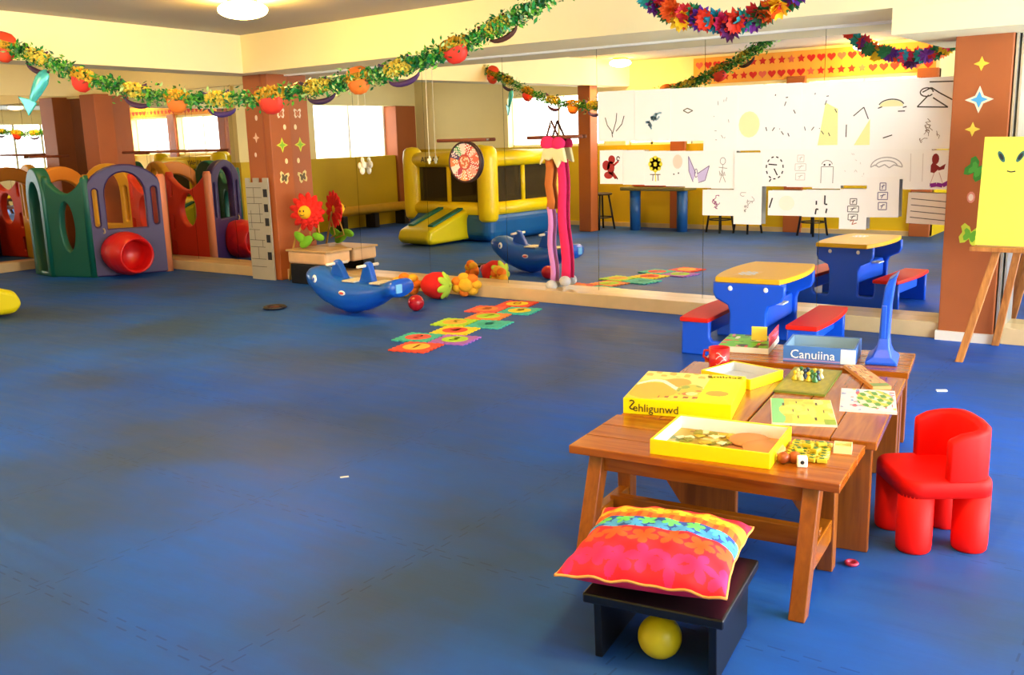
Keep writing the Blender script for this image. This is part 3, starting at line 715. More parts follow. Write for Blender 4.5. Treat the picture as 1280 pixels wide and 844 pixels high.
FB = Vector((4.14, -.05, 0))
fl_ = thing('toy_flower', 'big red cloth flower with a yellow smiling face by the terracotta column', 'toy flower', FB)
FC = Vector((4.46, .0, .79))
b = BM(); tube(b, [(0, 0, 0), (.06, -.01, .25), (.16, .0, .52), (FC.x-FB.x, FC.y-FB.y+.03, .76)], .012, 8); obj('stem', b, mat('straw_stem', '#b08a3a', .6), fl_, True)
for k, (p0, p1) in enumerate((((.33, .06, .50), (.30, .08, .70)), ((.48, .06, .50), (.44, .09, .68)))):
    b = BM(); tube(b, [(0.25+.08*k, .05, .46), p0, p1], .009, 6); obj('stem', b, mat('straw_stem', '#b08a3a', .6), fl_, True)
RED_C = mat('red_cloth', '#e21d0e', .8, vary=.12, scale=14)
facing = Vector((.35, -.937, .0))
fx = Vector((.937, .35, 0))
for ring_, (n, r0, off) in enumerate(((13, .185, .0), (12, .165, .02), (11, .14, .035), (9, .11, .05))):
    for k in range(n):
        a = 2*PI*(k+.5*ring_)/n; c = FC - FB + (fx*math.cos(a)+Vector((0, 0, 1))*math.sin(a))*r0*.72 + facing*off
        b = BM(); Mx = Matrix((fx*math.cos(a)+Vector((0, 0, 1))*math.sin(a), -fx*math.sin(a)+Vector((0, 0, 1))*math.cos(a), facing)).transposed().to_4x4()
        ball(b, c, (r0*.50, .042, .016), 8, Mx); obj('petal', b, RED_C, fl_, True)
b = BM(); ball(b, FC - FB + facing*.06, (.075, .075, .075), 20); fc = obj('face', b, mat('yellow_cloth', '#f2b40e', .8), fl_, True)
for s in (-1, 1):
    b = BM(); ball(b, FC - FB + facing*.133 + fx*.022*s + Vector((0, 0, .018)), (.008, .008, .012), 8); obj('eye', b, INK, fc, True)
b = BM(); tube(b, [FC - FB + facing*(.13) + fx*.03*math.sin(t) + Vector((0, 0, -.012-.018*math.cos(t))) for t in [(-1+.25*i) for i in range(9)]], .003, 5); obj('mouth', b, INK, fc, True)
LEAF = mat('green_cloth', '#6fb81f', .75, vary=.1)
for (lx, ly, lz, s, tl) in ((.26, -.02, .50, 1, .5), (.34, -.02, .46, 1, -.5), (.50, .02, .52, .8, .2)):
    b = BM(); ball(b, (0, 0, 0), (.12*s, .03, .055*s), 12, Matrix.Rotation(tl, 4, 'Y')); obj('leaf', b, LEAF, fl_, True, loc=(lx, ly, lz))

bx = thing('storage_box', 'black crate with a tan padded lid behind the blue whale rocker', 'box', (4.60, .0, 0), .0)
b = BM(); box(b, -.27, -.19, 0, .29, -.006, .22); obj('crate', b, mat('black_crate', '#0c0b0c', .4), bx, bevel=.008)
b = BM(); box(b, -.30, -.20, .225, .32, .18, .37); obj('padded_lid', b, mat('tan_padding', '#dcb284', .6, vary=.08), bx, bevel=.03, seg=3)
b = BM(); box(b, -.315, -.21, .36, .335, .19, .383); obj('lid_top', b, mat('tan_board', '#bd9a68', .5, vary=.06), bx, bevel=.006)

# ================================================================== WHALE ROCKER
wh = thing('whale_rocker', 'blue plastic whale seesaw rocker with two handles on the blue floor', 'rocker', (6.31, -1.245, 0), 0); wh.scale = (.93, .95, .98)
WB_ = mat('whale_blue', '#1257c0', .28, vary=.03)
b = BM(); rings = []
sec = [(-.515, .30, .345, .05), (-.50, .265, .385, .09), (-.45, .215, .415, .13), (-.36, .15, .425, .165), (-.25, .08, .39, .18), (-.1, .03, .345, .185), (.07, .0, .315, .185), (.28, .045, .31, .175), (.44, .11, .31, .15), (.53, .16, .315, .13), (.60, .185, .345, .14), (.70, .195, .365, .165), (.725, .21, .35, .15)]
N_ = 20
for x, zb, zt_, hw in sec:
    ring = []
    for k in range(N_):
        a = 2*PI*k/N_; c, s = math.cos(a), math.sin(a); e = .75
        yy = hw*math.copysign(abs(c)**e, c); zz = (zt_+zb)/2+(zt_-zb)/2*math.copysign(abs(s)**e, s)
        if s < 0: yy *= (1-.35*abs(s)**2)
        ring.append(b.verts.new((x, yy, zz)))
    rings.append(ring)
for p_, q_ in zip(rings, rings[1:]):
    for k in range(N_): b.faces.new((p_[k], p_[(k+1) % N_], q_[(k+1) % N_], q_[k]))
b.faces.new(rings[0][::-1]); b.faces.new(rings[-1]); body = obj('body', b, WB_, wh, True)
def fin(x0, x1, xt, zt_): 
    b = BM(); prism(b, [(x0, .29), (x1, .29), (xt+.035, zt_-.02), (xt, zt_), (xt-.035, zt_-.02)], -.035, .035); return b
for (x0, x1, xt) in ((-.24, .02, -.13), (.17, .38, .29)):
    f = obj('fin', fin(x0, x1, xt, .50), WB_, wh, bevel=.015, seg=3)
    b = BM(); tube(b, [(xt-.01, -.14, .46), (xt-.01, .14, .46)], .014, 10); obj('handle', b, mat('cream_grip', '#e6dccb', .5), f, True)
for x0, x1 in ((.02, .19), (.39, .53)):
    b = BM(); box(b, x0, -.11, .305, x1, .11, .322); obj('seat', b, mat('cream_seat', '#c9c3ae', .6, vary=.2, scale=40), wh, bevel=.006)
for s in (-1, 1):
    b = BM(); ball(b, (-.29, s*.170, .325), (.028, .012, .038), 14); e_ = obj('eye', b, WHITEP, wh, True)
    b = BM(); ball(b, (-.292, s*.180, .322), (.013, .006, .020), 10); obj('pupil', b, WB_, e_, True)
    b = BM(); ball(b, (.09, s*.180, .215), (.045, .009, .024), 14); e_ = obj('badge', b, mat('badge_white', '#f2f0f0', .4), wh, True)
    b = BM(); ball(b, (.09, s*.188, .215), (.032, .004, .012), 12); obj('badge_mark', b, mat('badge_red', '#d24a4a', .4), e_, True)
b = BM(); box(b, .690, -.10, .24, .735, -.02, .32); obj('tail_sticker', b, mat('sky_sticker', '#7fc4f0', .3), wh, bevel=.004)
def toyball(x, y, r, hexc, label):
    b = BM(); ball(b, (0, 0, r), r, 20); o = obj('toy_ball', b, mat('ball_'+hexc.strip('#'), hexc, .35), None, True, loc=(x, y, 0)); tag(o, label, 'ball')
toyball(6.82, -.90, .075, '#b80f1e', 'dark red ball on the floor by the whale rocker tail')
toyball(5.90, -.95, .055, '#c9566a', 'pinkish ball half hidden behind the head of the whale rocker')
pk = thing('hoop_toy', 'flat black and red rubber ring lying alone on the blue floor', 'toy', (5.495, -1.44, 0), .2)
b = BM(); lathe(b, [(.07, .0), (.10, .004), (.115, .016), (.10, .03), (.07, .026), (.062, .012), (.07, 0)], 24); obj('ring', b, mat('black_rubber', '#1a1418', .5), pk, True)
b = BM(); lathe(b, [(.001, .004), (.066, .004), (.066, .014), (.001, .014)], 20); obj('ring_centre', b, mat('dark_red_rubber', '#6a1f22', .5), pk, True)

# ================================================================== PLUSH FRUIT AND FLOWERS
def strawberry(x, y, rz, label):
    t = thing('plush_strawberry', label, 'plush toy', (x, y, 0), rz)
    b = BM(); ring_prof = [(.001, -.17), (.05, -.155), (.10, -.11), (.13, -.04), (.135, .03), (.11, .09), (.06, .115), (.001, .12)]
    lathe(b, ring_prof, 24, Matrix.Translation((0, 0, .134)) @ Matrix.Rotation(PI/2, 4, 'Y')); obj('fruit', b, mat('red_plush', '#d3120e', .85, vary=.08, scale=20), t, True)
    for k in range(7):
        a = 2*PI*k/7; b = BM(); ball(b, (0, 0, 0), (.016, .040, .072), 12, Matrix.Rotation(-.55, 4, 'Y')); obj('leaf', b, mat('lime_plush', '#b9d63c', .85), t, True, loc=(.108, -.078*math.sin(a), .134+.078*math.cos(a)), rot=(a, 0, 0))
    b = BM(); tube(b, [(.11, 0, .134), (.16, 0, .15)], .016, 8); obj('stalk', b, mat('lime_plush', '#b9d63c', .85), t, True)
strawberry(6.555, -.285, .25, 'red plush strawberry with a lime leaf collar in front of the mirror curb')
def plushflower(x, y, rz, label, c1, c2):
    t = thing('plush_flower', label, 'plush toy', (x, y, 0), rz)
    for k in range(7):
        a = 2*PI*k/7; b = BM(); ball(b, (.10*math.cos(a), 0, .125+.075*math.sin(a)), (.058, .05, .048), 12); obj('petal', b, c1 if k % 2 else c2, t, True)
    b = BM(); ball(b, (0, -.03, .125), (.075, .05, .07), 16); obj('centre', b, c2, t, True)
OC, YC = mat('orange_plush', '#ee7a12', .85, vary=.1, scale=20), mat('amber_plush', '#f2b01e', .85, vary=.1, scale=20)
plushflower(6.20, -.33, .6, 'orange and amber plush flower left of the plush strawberry', YC, OC)
plushflower(6.76, -.075, .5, 'orange plush flower on the floor right of the plush strawberry', OC, YC)

# ================================================================== HOPSCOTCH MATS
HS = .355
h0 = Vector((7.90, -2.13)); h1 = Vector((7.48, -.22)); d = (h1-h0)/6; dn = d.normalized(); pn = Vector((dn.y, -dn.x))
HC = {'red': '#e4482c', 'teal': '#35b3a0', 'purple': '#a865c0', 'yellow': '#f4d21c', 'lime': '#a9d827', 'aqua': '#3fbfae', 'orange': '#f08a3c', 'coral': '#e8584a', 'gold': '#f2b83a'}
order = [(0, 0, 'red', 'gold', '1', 'nearest the camera, at the near end of the path'), (1, -.5, 'teal', 'coral', '2', 'in the second row, left of the purple mat'), (1, .5, 'purple', 'lime', '3', 'in the second row of the hopscotch path'),
         (2, 0, 'yellow', 'red', '4', 'alone in the third row of the hopscotch path'), (3, -.5, 'lime', 'gold', '5', 'in the fourth row of the hopscotch path'), (3, .5, 'aqua', 'teal', '6', 'in the fourth row, right of the lime mat'),
         (4, 0, 'orange', 'lime', '7', 'alone in the fifth row of the hopscotch path'), (5, -.5, 'coral', 'orange', '8', 'in the sixth row of the hopscotch path'), (5, .5, 'aqua', 'yellow', '9', 'in the sixth row, right of the coral mat'), (6, 0, 'red', 'yellow', '0', 'at the far end of the path, nearest the curb')]
for r_, s_, c1, c2, ch_, wh_ in order:
    p = h0 + d*r_ + pn*s_*d.length
    t = thing('puzzle_mat', '%s foam hopscotch mat %s' % (c1, wh_), 'foam mat', (p.x, p.y, 0), math.atan2(pn.y, pn.x), 'foam hopscotch mats on the blue floor')
    n = 5; tooth = .010; o = []; hs = d.length/2-.013
    for side in range(4):
        for k in range(n*2):
            s0 = -hs+2*hs*k/(n*2); dd = hs + (tooth if k % 2 else -tooth*.2)
            for ss in (s0, s0+2*hs/(n*2)):
                q = Vector((ss, -dd)); ca, sa = [(1, 0), (0, 1), (-1, 0), (0, -1)][side]; o.append((q.x*ca-q.y*sa, q.x*sa+q.y*ca))
    b = BM(); v0 = [b.verts.new((x, y, .001)) for x, y in o]; v1 = [b.verts.new((x, y, .012)) for x, y in o]
    b.faces.new(v0[::-1]); b.faces.new(v1)
    for i in range(len(o)): b.faces.new((v0[i], v0[(i+1) % len(o)], v1[(i+1) % len(o)], v1[i]))
    obj('mat_base', b, mat('foam_'+c1, HC[c1], .7), t)
    b = BM(); lathe(b, [(.001, .0121), (.105, .0121), (.105, .0145), (.001, .0145)], 24); obj('inlay', b, mat('foam_'+c2, HC[c2], .7), t)
    b = text_bm(ch_, .17, .001)
    for v in b.verts: v.co = Vector((v.co.x, v.co.z, .0155))
    obj('number', b, mat('foam_'+c1, HC[c1], .7), t)

# ================================================================== CHILDREN'S DRAWINGS ON THE MIRROR
TOP = [[8.151, 1.919, 8.52, 1.485], [8.522, 1.914, 8.869, 1.478], [8.867, 1.91, 9.181, 1.471], [9.175, 1.908, 9.474, 1.388], [9.463, 1.906, 9.686, 1.384], [9.673, 1.901, 10.003, 1.38], [9.986, 1.896, 10.33, 1.375], [10.309, 1.891, 10.559, 1.371], [10.535, 1.89, 10.866, 1.367], [10.838, 1.885, 11.14, 1.374]]
MID = [[8.17, 1.407, 8.406, 1.109], [8.408, 1.404, 8.623, 1.103], [8.623, 1.394, 8.833, 1.097], [8.832, 1.391, 9.015, 1.091], [9.013, 1.388, 9.259, 1.08], [9.254, 1.391, 9.473, 1.074], [9.679, 1.391, 9.915, 1.097], [9.906, 1.387, 10.122, 1.092], [10.112, 1.384, 10.336, 1.081], [10.324, 1.381, 10.548, 1.107], [10.535, 1.378, 10.809, 1.156], [10.797, 1.374, 10.988, 1.08], [10.93, 1.365, 11.14, 1.081]]
LOW = [[9.179, 1.066, 9.477, 0.85], [9.46, 1.368, 9.702, 0.783], [9.756, 1.064, 10.053, 0.863], [10.039, 1.072, 10.339, 0.858], [10.336, 1.081, 10.545, 0.77], [10.539, 1.173, 10.777, 0.868], [10.84, 1.055, 11.14, 0.825]]
def ribbon(b, pts, w, y, mi=0):
    for (x0, z0), (x1, z1) in zip(pts, pts[1:]):
        dx, dz = x1-x0, z1-z0; l = math.hypot(dx, dz) or 1e-6; nx, nz = -dz/l*w/2, dx/l*w/2
        f = b.faces.new([b.verts.new((x, y, z)) for x, z in ((x0+nx, z0+nz), (x1+nx, z1+nz), (x1-nx, z1-nz), (x0-nx, z0-nz))]); f.material_index = mi
def blob(b, pts, y, mi=0): b.faces.new([b.verts.new((x, y, z)) for x, z in pts]).material_index = mi
def doodle(kind, seed, w, h):
    """a child's drawing in sheet coordinates, centred"""
    r = random.Random(seed); L_ = []; B_ = []
    if kind == 'figure':
        cx = r.uniform(-.1, .1)*w
        L_ += [ell(cx, .22*h, .11*w, .09*h, 12)+[(cx+.11*w, .22*h)], [(cx, .13*h), (cx-.02*w, -.12*h)], [(cx-.16*w, .06*h), (cx+.18*w, .03*h)], [(cx-.02*w, -.12*h), (cx-.13*w, -.34*h)], [(cx-.02*w, -.12*h), (cx+.12*w, -.33*h)]]
        L_ += [[(cx-.14*w+.05*w*i, -.02*h-.1*h*r.random()), (cx-.1*w+.05*w*i, -.16*h)] for i in range(5)]
    elif kind == 'scribble':
        for _ in range(6): 
            x, z = r.uniform(-.25, .25)*w, r.uniform(-.3, .3)*h; q = [(x, z)]
            for _ in range(7): x += r.uniform(-.12, .12)*w; z += r.uniform(-.1, .1)*h; q.append((max(-.42*w, min(.42*w, x)), max(-.42*h, min(.42*h, z))))
            L_.append(q)
    elif kind == 'dome':
        L_ += [ell(0, -.1*h, .42*w, .33*h, 18, 0, PI, True), ell(0, -.1*h, .30*w, .22*h, 14, .2, PI-.2, True), [(-.42*w, -.1*h), (-.3*w, -.02*h), (-.2*w, -.1*h), (-.05*w, -.01*h), (.08*w, -.12*h), (.2*w, -.02*h), (.42*w, -.1*h)]]
    elif kind == 'lines':
        for k in range(4): L_.append([(-.42*w, (.3-.2*k)*h), (0, (.27-.2*k)*h), (.44*w, (.24-.2*k)*h)])
    elif kind == 'plant':
        L_ += [[(-.1*w, -.42*h), (-.12*w, -.3*h), (-.24*w, -.18*h), (-.3*w, -.02*h)], [(-.1*w, -.35*h), (.0, -.1*h), (.02*w, .06*h)], [(0, -.3*h), (.16*w, -.16*h), (.22*w, .0)]]
    elif kind == 'house':
        L_ += [[(-.3*w, -.3*h), (-.3*w, .02*h), (.28*w, .04*h), (.3*w, -.3*h)], [(-.34*w, .0), (-.02*w, .3*h), (.34*w, .04*h)], [(-.05*w, -.3*h), (-.04*w, -.12*h), (.08*w, -.12*h), (.08*w, -.3*h)]]
    elif kind == 'dots':
        for _ in range(9): x, z = r.uniform(-.35, .35)*w, r.uniform(-.35, .35)*h; L_.append([(x, z), (x+r.uniform(-.06, .06)*w, z+r.uniform(-.07, .07)*h)])
    elif kind == 'robot':
        for k, (zz, s) in enumerate(((.26, .12), (.03, .2), (-.22, .17))): L_ += [[(-s*w, zz*h-.09*h), (-s*w, zz*h+.09*h), (s*w, zz*h+.09*h), (s*w, zz*h-.09*h), (-s*w, zz*h-.09*h)], [(-s*w*.5, zz*h), (s*w*.6, zz*h+.04*h)], [(-s*.3*w, zz*h-.06*h), (s*.2*w, zz*h+.05*h)]]
    return L_
def sheet(q, label, marks, y, curl=0.0, tilt=0.0, hexc='#fbfaf5'):
    x0, z1, x1, z0 = q; w, h = x1-x0, z1-z0; cx, cz = (x0+x1)/2, (z0+z1)/2
    t = thing('drawing_sheet', label, 'drawing', (cx, y, cz), 0, "children's drawings taped to the mirror"); t.rotation_euler = (0, tilt, 0)
    b = BM(); box(b, -w/2, 0, -h/2, w/2, .0012, h/2); obj('paper', b, mat('paper_'+hexc.strip('#'), hexc, .8), t)
    for mname, hx, lw, lines, blobs in marks:
        b = BM()
        for L_ in lines: ribbon(b, L_, lw, -.0008)
        for B_ in blobs: blob(b, B_, -.0006)
        obj(mname, b, mat('crayon_'+hx.strip('#'), hx, .8), t)
def dd(kind, seed, q, hx='#77736a', lw=.004, name='pencil_drawing'): return (name, hx, lw, doodle(kind, seed, q[2]-q[0], q[1]-q[3]), [])
TL_ = [('large white sheet with a dark plant sketch, left end of the upper row', 'plant', '#3c3c38', .008), ('large white sheet with a pale blue scribble, second in the upper paper row', 'blue', '#8fb8c8', .006), ('large white sheet with a small grey lozenge, third in the upper paper row', 'loz', '#5a5638', .008), ('tall white sheet with faint strokes, fourth in the upper paper row', 'dots', '#8a8478', .004), ('narrow white sheet with a pale yellow patch, fifth in the upper paper row', 'ypatch', '#efecb0', .004), ('white sheet with small black dots near its top, sixth in the upper paper row', 'dots', '#2c2c2c', .007), ('white sheet with a yellow patch and black marks, seventh in the upper paper row', 'ymark', '#2a2a28', .006), ('narrow white sheet with a dark slanting dash, eighth in the upper paper row', 'dash', '#2a2a28', .007), ('white sheet with a small arched cap drawn on it, ninth in the upper paper row', 'cap', '#3a3a34', .008), ('white sheet with a dark line figure beside the right column', 'bigfig', '#4a4236', .006)]
for i, (q, (lb, kd, hx, lw)) in enumerate(zip(TOP, TL_)):
    w, h = q[2]-q[0], q[1]-q[3]; mk = []
    if kd in ('plant', 'dots'): mk = [dd(kd, i, q, hx, lw)]
    elif kd == 'blue': mk = [('crayon_drawing', hx, .016, [[(x*.6, z*.4-.25*h*.5) for x, z in L_] for L_ in doodle('scribble', 3, w, h)], [])]
    elif kd == 'loz': mk = [('pencil_drawing', hx, lw, [[(-.12*w, .08*h), (0, .12*h), (.16*w, .07*h), (.02*w, .03*h), (-.12*w, .08*h)]], [])]
    elif kd == 'ypatch': mk = [('crayon_patch', '#f6f2b4', .01, [], [ell(0, -.1*h, .4*w, .2*h, 16)])]
    elif kd == 'ymark': mk = [('crayon_patch', '#f3f0a2', .01, [], [[(-.05*w, -.42*h), (.4*w, -.42*h), (.38*w, .1*h), (.1*w, .2*h)]]), dd('dots', 5, q, hx, lw)]
    elif kd == 'dash': mk = [('pencil_drawing', hx, lw, [[(-.3*w, -.3*h), (-.3*w, -.12*h)], [(-.1*w, .0), (.2*w, .12*h), (.35*w, -.05*h)]], []), ('crayon_patch', '#f5f2a6', .01, [], [[(-.05*w, -.42*h), (.42*w, -.42*h), (.4*w, -.05*h)]])]
    elif kd == 'cap': mk = [('crayon_patch', '#ecebb0', .01, [], [ell(-.05*w, .12*h, .26*w, .09*h, 12, 0, PI, True)]), ('pencil_drawing', hx, lw, [ell(-.05*w, .12*h, .28*w, .1*h, 12, .3, PI-.3, True), [(-.34*w, .1*h), (-.25*w, .12*h)], [(.2*w, .1*h), (.28*w, .11*h)], [(.1*w, .05*h), (.25*w, .05*h)], [(-.2*w, -.32*h), (.0, -.28*h)]], [])]
    elif kd == 'bigfig': mk = [('pencil_drawing', hx, .009, [[(-.15*w, .44*h), (.45*w, .43*h)], [(-.3*w, .3*h), (-.1*w, .36*h), (.1*w, .28*h), (.45*w, .16*h)], ell(-.2*w, .3*h, .15*w, .06*h, 12), [(-.15*w, .26*h), (-.4*w, .1*h), (.3*w, .08*h), (-.05*w, .22*h)]], []), ('crayon_drawing', '#8a7a6a', .004, [[(x*.8, z*.5-.2*h) for x, z in L_] for L_ in doodle('scribble', 9, w, h)], [])]
    sheet(q, lb, mk, .168-.0014*(i % 2))
ML = [('white drawing of a red berry-like figure, at the left end of the middle paper row', 'redfig'), ('blank white sheet between the red figure and the yellow flower drawing', 'blank'), ('white drawing of a yellow sunflower-like flower in the middle paper row', 'yel'), ('white drawing with a faint pink wash right of the yellow flower drawing', 'pink'), ('white drawing of a lilac butterfly in the middle paper row', 'lil'), ('white drawing of a faint grey figure, right of the lilac butterfly drawing', 'figure'), ('white drawing of a dotted black outline shape in the middle paper row', 'scribK'), ('white drawing of a very faint tall figure, right of the dotted black drawing', 'robotF'), ('white drawing of a little boxy figure with two dark eyes', 'boxy'), ('nearly blank white sheet above the long hanging stacked-block drawing', 'faint'), ('white drawing of a wide grey dome in the middle paper row', 'dome'), ('narrow white sheet with faint upright lines beside the grey dome drawing', 'faint2'), ('drawing of a red-haired figure over a purple wavy band, beside the right column', 'dress')]
for i, (q, (lb, kd)) in enumerate(zip(MID, ML)):
    w, h = q[2]-q[0], q[1]-q[3]; mk = []
    if kd == 'redfig': mk = [('crayon_drawing', '#a8261e', .006, [], [ell(.02*w, .22*h, .15*w, .13*h, 14), ell(-.22*w, .05*h, .17*w, .15*h, 14), ell(-.02*w, -.02*h, .16*w, .2*h, 14), ell(-.12*w, -.24*h, .2*w, .11*h, 14), [(.05*w, -.1*h), (.28*w, -.32*h), (.16*w, -.36*h), (.0, -.22*h)], [(.1*w, .0), (.34*w, .16*h), (.30*w, .2*h), (.08*w, .08*h)]]), ('ink_marks', '#4a1612', .01, [[(.2*w, -.3*h), (.28*w, -.36*h)], ell(.3*w, .25*h, .06*w, .06*h, 10)], [])]
    elif kd == 'yel': mk = [('crayon_drawing', '#f2e23a', .01, [[(-.0, -.1*h), (.02*w, -.38*h)]], [ell(.2*w*math.cos(k*PI/4), .12*h+.15*h*math.sin(k*PI/4), .13*w, .09*h, 10) for k in range(8)]+[ell(0, .12*h, .18*w, .14*h, 14)]), ('pencil_drawing', '#5a3a1e', .007, [[(-.24*w, -.18*h), (.24*w, -.18*h)], [(-.1*w, -.18*h), (-.12*w, -.36*h)], [(.12*w, -.18*h), (.14*w, -.36*h)]], [])]
    elif kd == 'pink': mk = [('crayon_patch', '#f6d9c4', .01, [], [ell(.1*w, .2*h, .25*w, .2*h, 14)]), ('pencil_drawing', '#3a3430', .012, [[(-.12*w, -.16*h), (-.06*w, -.15*h)], [(.12*w, -.13*h), (.18*w, -.12*h)]], [])]
    elif kd == 'lil': mk = [('crayon_patch', '#cdbfe4', .01, [], [[(-.1*w, -.1*h), (-.38*w, .36*h), (-.36*w, -.05*h), (-.2*w, -.32*h)], [(-.05*w, -.12*h), (.4*w, .1*h), (.25*w, -.3*h), (.0, -.34*h)]]), ('pencil_drawing', '#6f5f8a', .006, [[(-.1*w, -.1*h), (-.38*w, .36*h), (-.36*w, -.05*h), (-.2*w, -.34*h)], [(-.05*w, -.12*h), (.4*w, .1*h), (.25*w, -.3*h), (0, -.36*h)], ell(-.09*w, -.1*h, .05*w, .12*h, 10)], [])]
    elif kd == 'figure': mk = [dd('figure', 7, q, '#a09a8e', .005)]
    elif kd == 'scribK': mk = [('pencil_drawing', '#1e1e1e', .010, [p_ for k, p_ in enumerate([[a, b_] for a, b_ in zip(ell(.02*w, .0, .3*w, .3*h, 22), ell(.02*w, .0, .3*w, .3*h, 22)[1:])]) if k % 2 == 0]+[[(-.2*w, .1*h), (.1*w, .08*h)], [(0, -.02*h), (.12*w, -.2*h)], [(-.1*w, -.3*h), (-.16*w, -.38*h)]], [])]
    elif kd == 'robotF': mk = [dd('robot', 2, q, '#c4c0b6', .004)]
    elif kd == 'boxy': mk = [('pencil_drawing', '#8a867c', .005, [[(-.2*w, -.36*h), (-.2*w, .06*h), (.22*w, .06*h), (.22*w, -.36*h)], ell(0, .12*h, .18*w, .1*h, 10, 0, PI, True)], []), ('ink_marks', '#20201e', .014, [[(-.12*w, .11*h), (-.06*w, .11*h)], [(.06*w, .11*h), (.12*w, .11*h)]], [])]
    elif kd == 'faint': mk = [dd('dots', 17, q, '#d0ccc4', .004)]
    elif kd == 'dome': mk = [dd('dome', 1, q, '#b2b0ac', .008)]
    elif kd == 'faint2': mk = [('pencil_drawing', '#d2ccc4', .004, [[(-.25*w, .4*h), (-.22*w, -.3*h)], [(.2*w, .4*h), (.22*w, -.3*h)]], [])]
    elif kd == 'dress': mk = [('crayon_drawing', '#8a1f1c', .008, [], [ell(-.08*w, .28*h, .12*w, .14*h, 12), [(-.16*w, .2*h), (-.34*w, -.04*h), (-.1*w, -.08*h), (.1*w, .06*h)], [(.05*w, .06*h), (.26*w, .16*h), (.22*w, .02*h), (.02*w, -.02*h)]]), ('crayon_band', '#8a1f9a', .03, [[(-.4*w, -.34*h), (-.2*w, -.40*h), (.0, -.37*h), (.2*w, -.40*h), (.42*w, -.30*h)]], []), ('pencil_drawing', '#c9a8a0', .004, [[(-.1*w, -.08*h), (-.2*w, -.34*h)], [(.06*w, -.06*h), (.2*w, -.34*h)]], [])]
    sheet(q, lb, mk, .160-.0014*(i % 2), hexc='#f9f8f2')
LL = [('white landscape drawing with a pink scribble, lowest on the left of the paper display', 'pscr'), ('tall white drawing with faint sketch hanging below the left half of the display', 'fscr'), ('white landscape drawing with a slanting dash and green tint, bottom row', 'slash'), ('white landscape drawing with small black strokes, right of the green-tinted one', 'lets'), ('tall white drawing of stacked blocks hanging lowest over the picnic table', 'blocks'), ('tall white drawing of three purple-grey stacked shapes in the bottom row', 'blocks2'), ('lined cream paper sheet hanging beside the right column', 'lines')]
for i, (q, (lb, kd)) in enumerate(zip(LOW, LL)):
    w, h = q[2]-q[0], q[1]-q[3]; mk = []
    if kd == 'pscr': mk = [('crayon_drawing', '#a05a86', .006, [[(x*.5-.08*w, z*.7) for x, z in L_] for L_ in doodle('scribble', 21, w, h)], [])]
    elif kd == 'fscr': mk = [('pencil_drawing', '#b4b0aa', .005, [[(x*.7, z*.35-.2*h) for x, z in L_] for L_ in doodle('scribble', 23, w, h)], [])]
    elif kd == 'slash': mk = [('pencil_drawing', '#2a2c2a', .012, [[(-.46*w, -.2*h), (-.38*w, .2*h)]], []), ('crayon_patch', '#eaf0dc', .01, [], [ell(.02*w, 0, .22*w, .3*h, 14)])]
    elif kd == 'lets': mk = [('ink_mark', '#26262a', .012, [L_], []) for L_ in ([(.1*w, .3*h), (.1*w, -.02*h), (.17*w, -.03*h)], [(-.12*w, .1*h), (-.12*w, -.05*h)], [(-.14*w, -.4*h), (-.12*w, -.2*h), (-.06*w, -.22*h)], [(.14*w, -.35*h), (.16*w, -.18*h)])]
    elif kd == 'blocks': mk = [('pencil_drawing', '#5c5a58', .006, [[(x, z*.8-.02*h) for x, z in L_] for L_ in doodle('robot', 31, w, h)], []), ('crayon_drawing', '#c47a66', .007, [[(-.1*w, -.3*h), (.05*w, -.26*h), (-.02*w, -.38*h), (.15*w, -.34*h)]], [])]
    elif kd == 'blocks2': mk = [('crayon_drawing', '#7f7a96', .007, [[(x*.75, z) for x, z in L_] for L_ in doodle('robot', 33, w, h)], [])]
    elif kd == 'lines': mk = [dd('lines', 3, q, '#4e463c', .006)]
    sheet(q, lb, mk, .154-.0014*(i % 2), tilt=(.03 if kd == 'lines' else (-.02 if kd == 'blocks2' else 0)), hexc='#f8f6ef' if kd != 'lines' else '#e8dccb')

# ================================================================== HANGING PUPPET, ROUND SIGN, RODS
def string(b, p0, p1, r=.003): tube(b, [p0, p1], r, 5)
STR = mat('pale_string', '#e8dfc0', .7)
def wall_rail(label, p, w, rz):
    t = thing('wall_rail', label, 'rail', p, rz, 'short brown rails on the mirrored walls')
    b = BM(); tube(b, [(-w, 0, 0), (w, 0, 0)], .017, 8); obj('rail', b, ROD, t, True)
    for x in (-w*.8, w*.8):
        b = BM(); tube(b, [(x, 0, 0), (x, .075, 0)], .008, 8); obj('bracket', b, STEEL, t, True)
    return t
pu = thing('string_puppet', 'pink long-legged string puppet with white feet hanging before the mirror', 'puppet', (7.68, .168, 1.53), 0)
b = BM(); tube(b, [(-.02, -.03, -.02), (-.02, -.03, .16), (.0, .028, .165)], .004, 6); obj('hook', b, STEEL, pu, True)
b = BM(); tube(b, [(-.085, -.02, -.02), (-.02, -.02, .155)], .010, 6); tube(b, [(.075, -.02, -.03), (-.02, -.02, .155)], .010, 6); obj('strap', b, mat('brown_string', '#5a2a16', .7), pu, True)
PINK = mat('hot_pink_cloth', '#ea1f66', .75, vary=.08, scale=12)
b = BM(); ball(b, (-.055, -.035, -.045), (.085, .025, .062), 16); ball(b, (.06, -.035, -.055), (.08, .025, .062), 16); obj('head', b, PINK, pu, True)
b = BM()
prism(b, [(-.10, -.09), (.12, -.09), (.15, -.23), (.09, -.21), (.05, -.28), (.0, -.18), (-.05, -.21), (-.10, -.19), (-.15, -.25)], -.05, -.01); obj('collar', b, mat('cream_cloth', '#f1e2a4', .8, vary=.06), pu, bevel=.012)
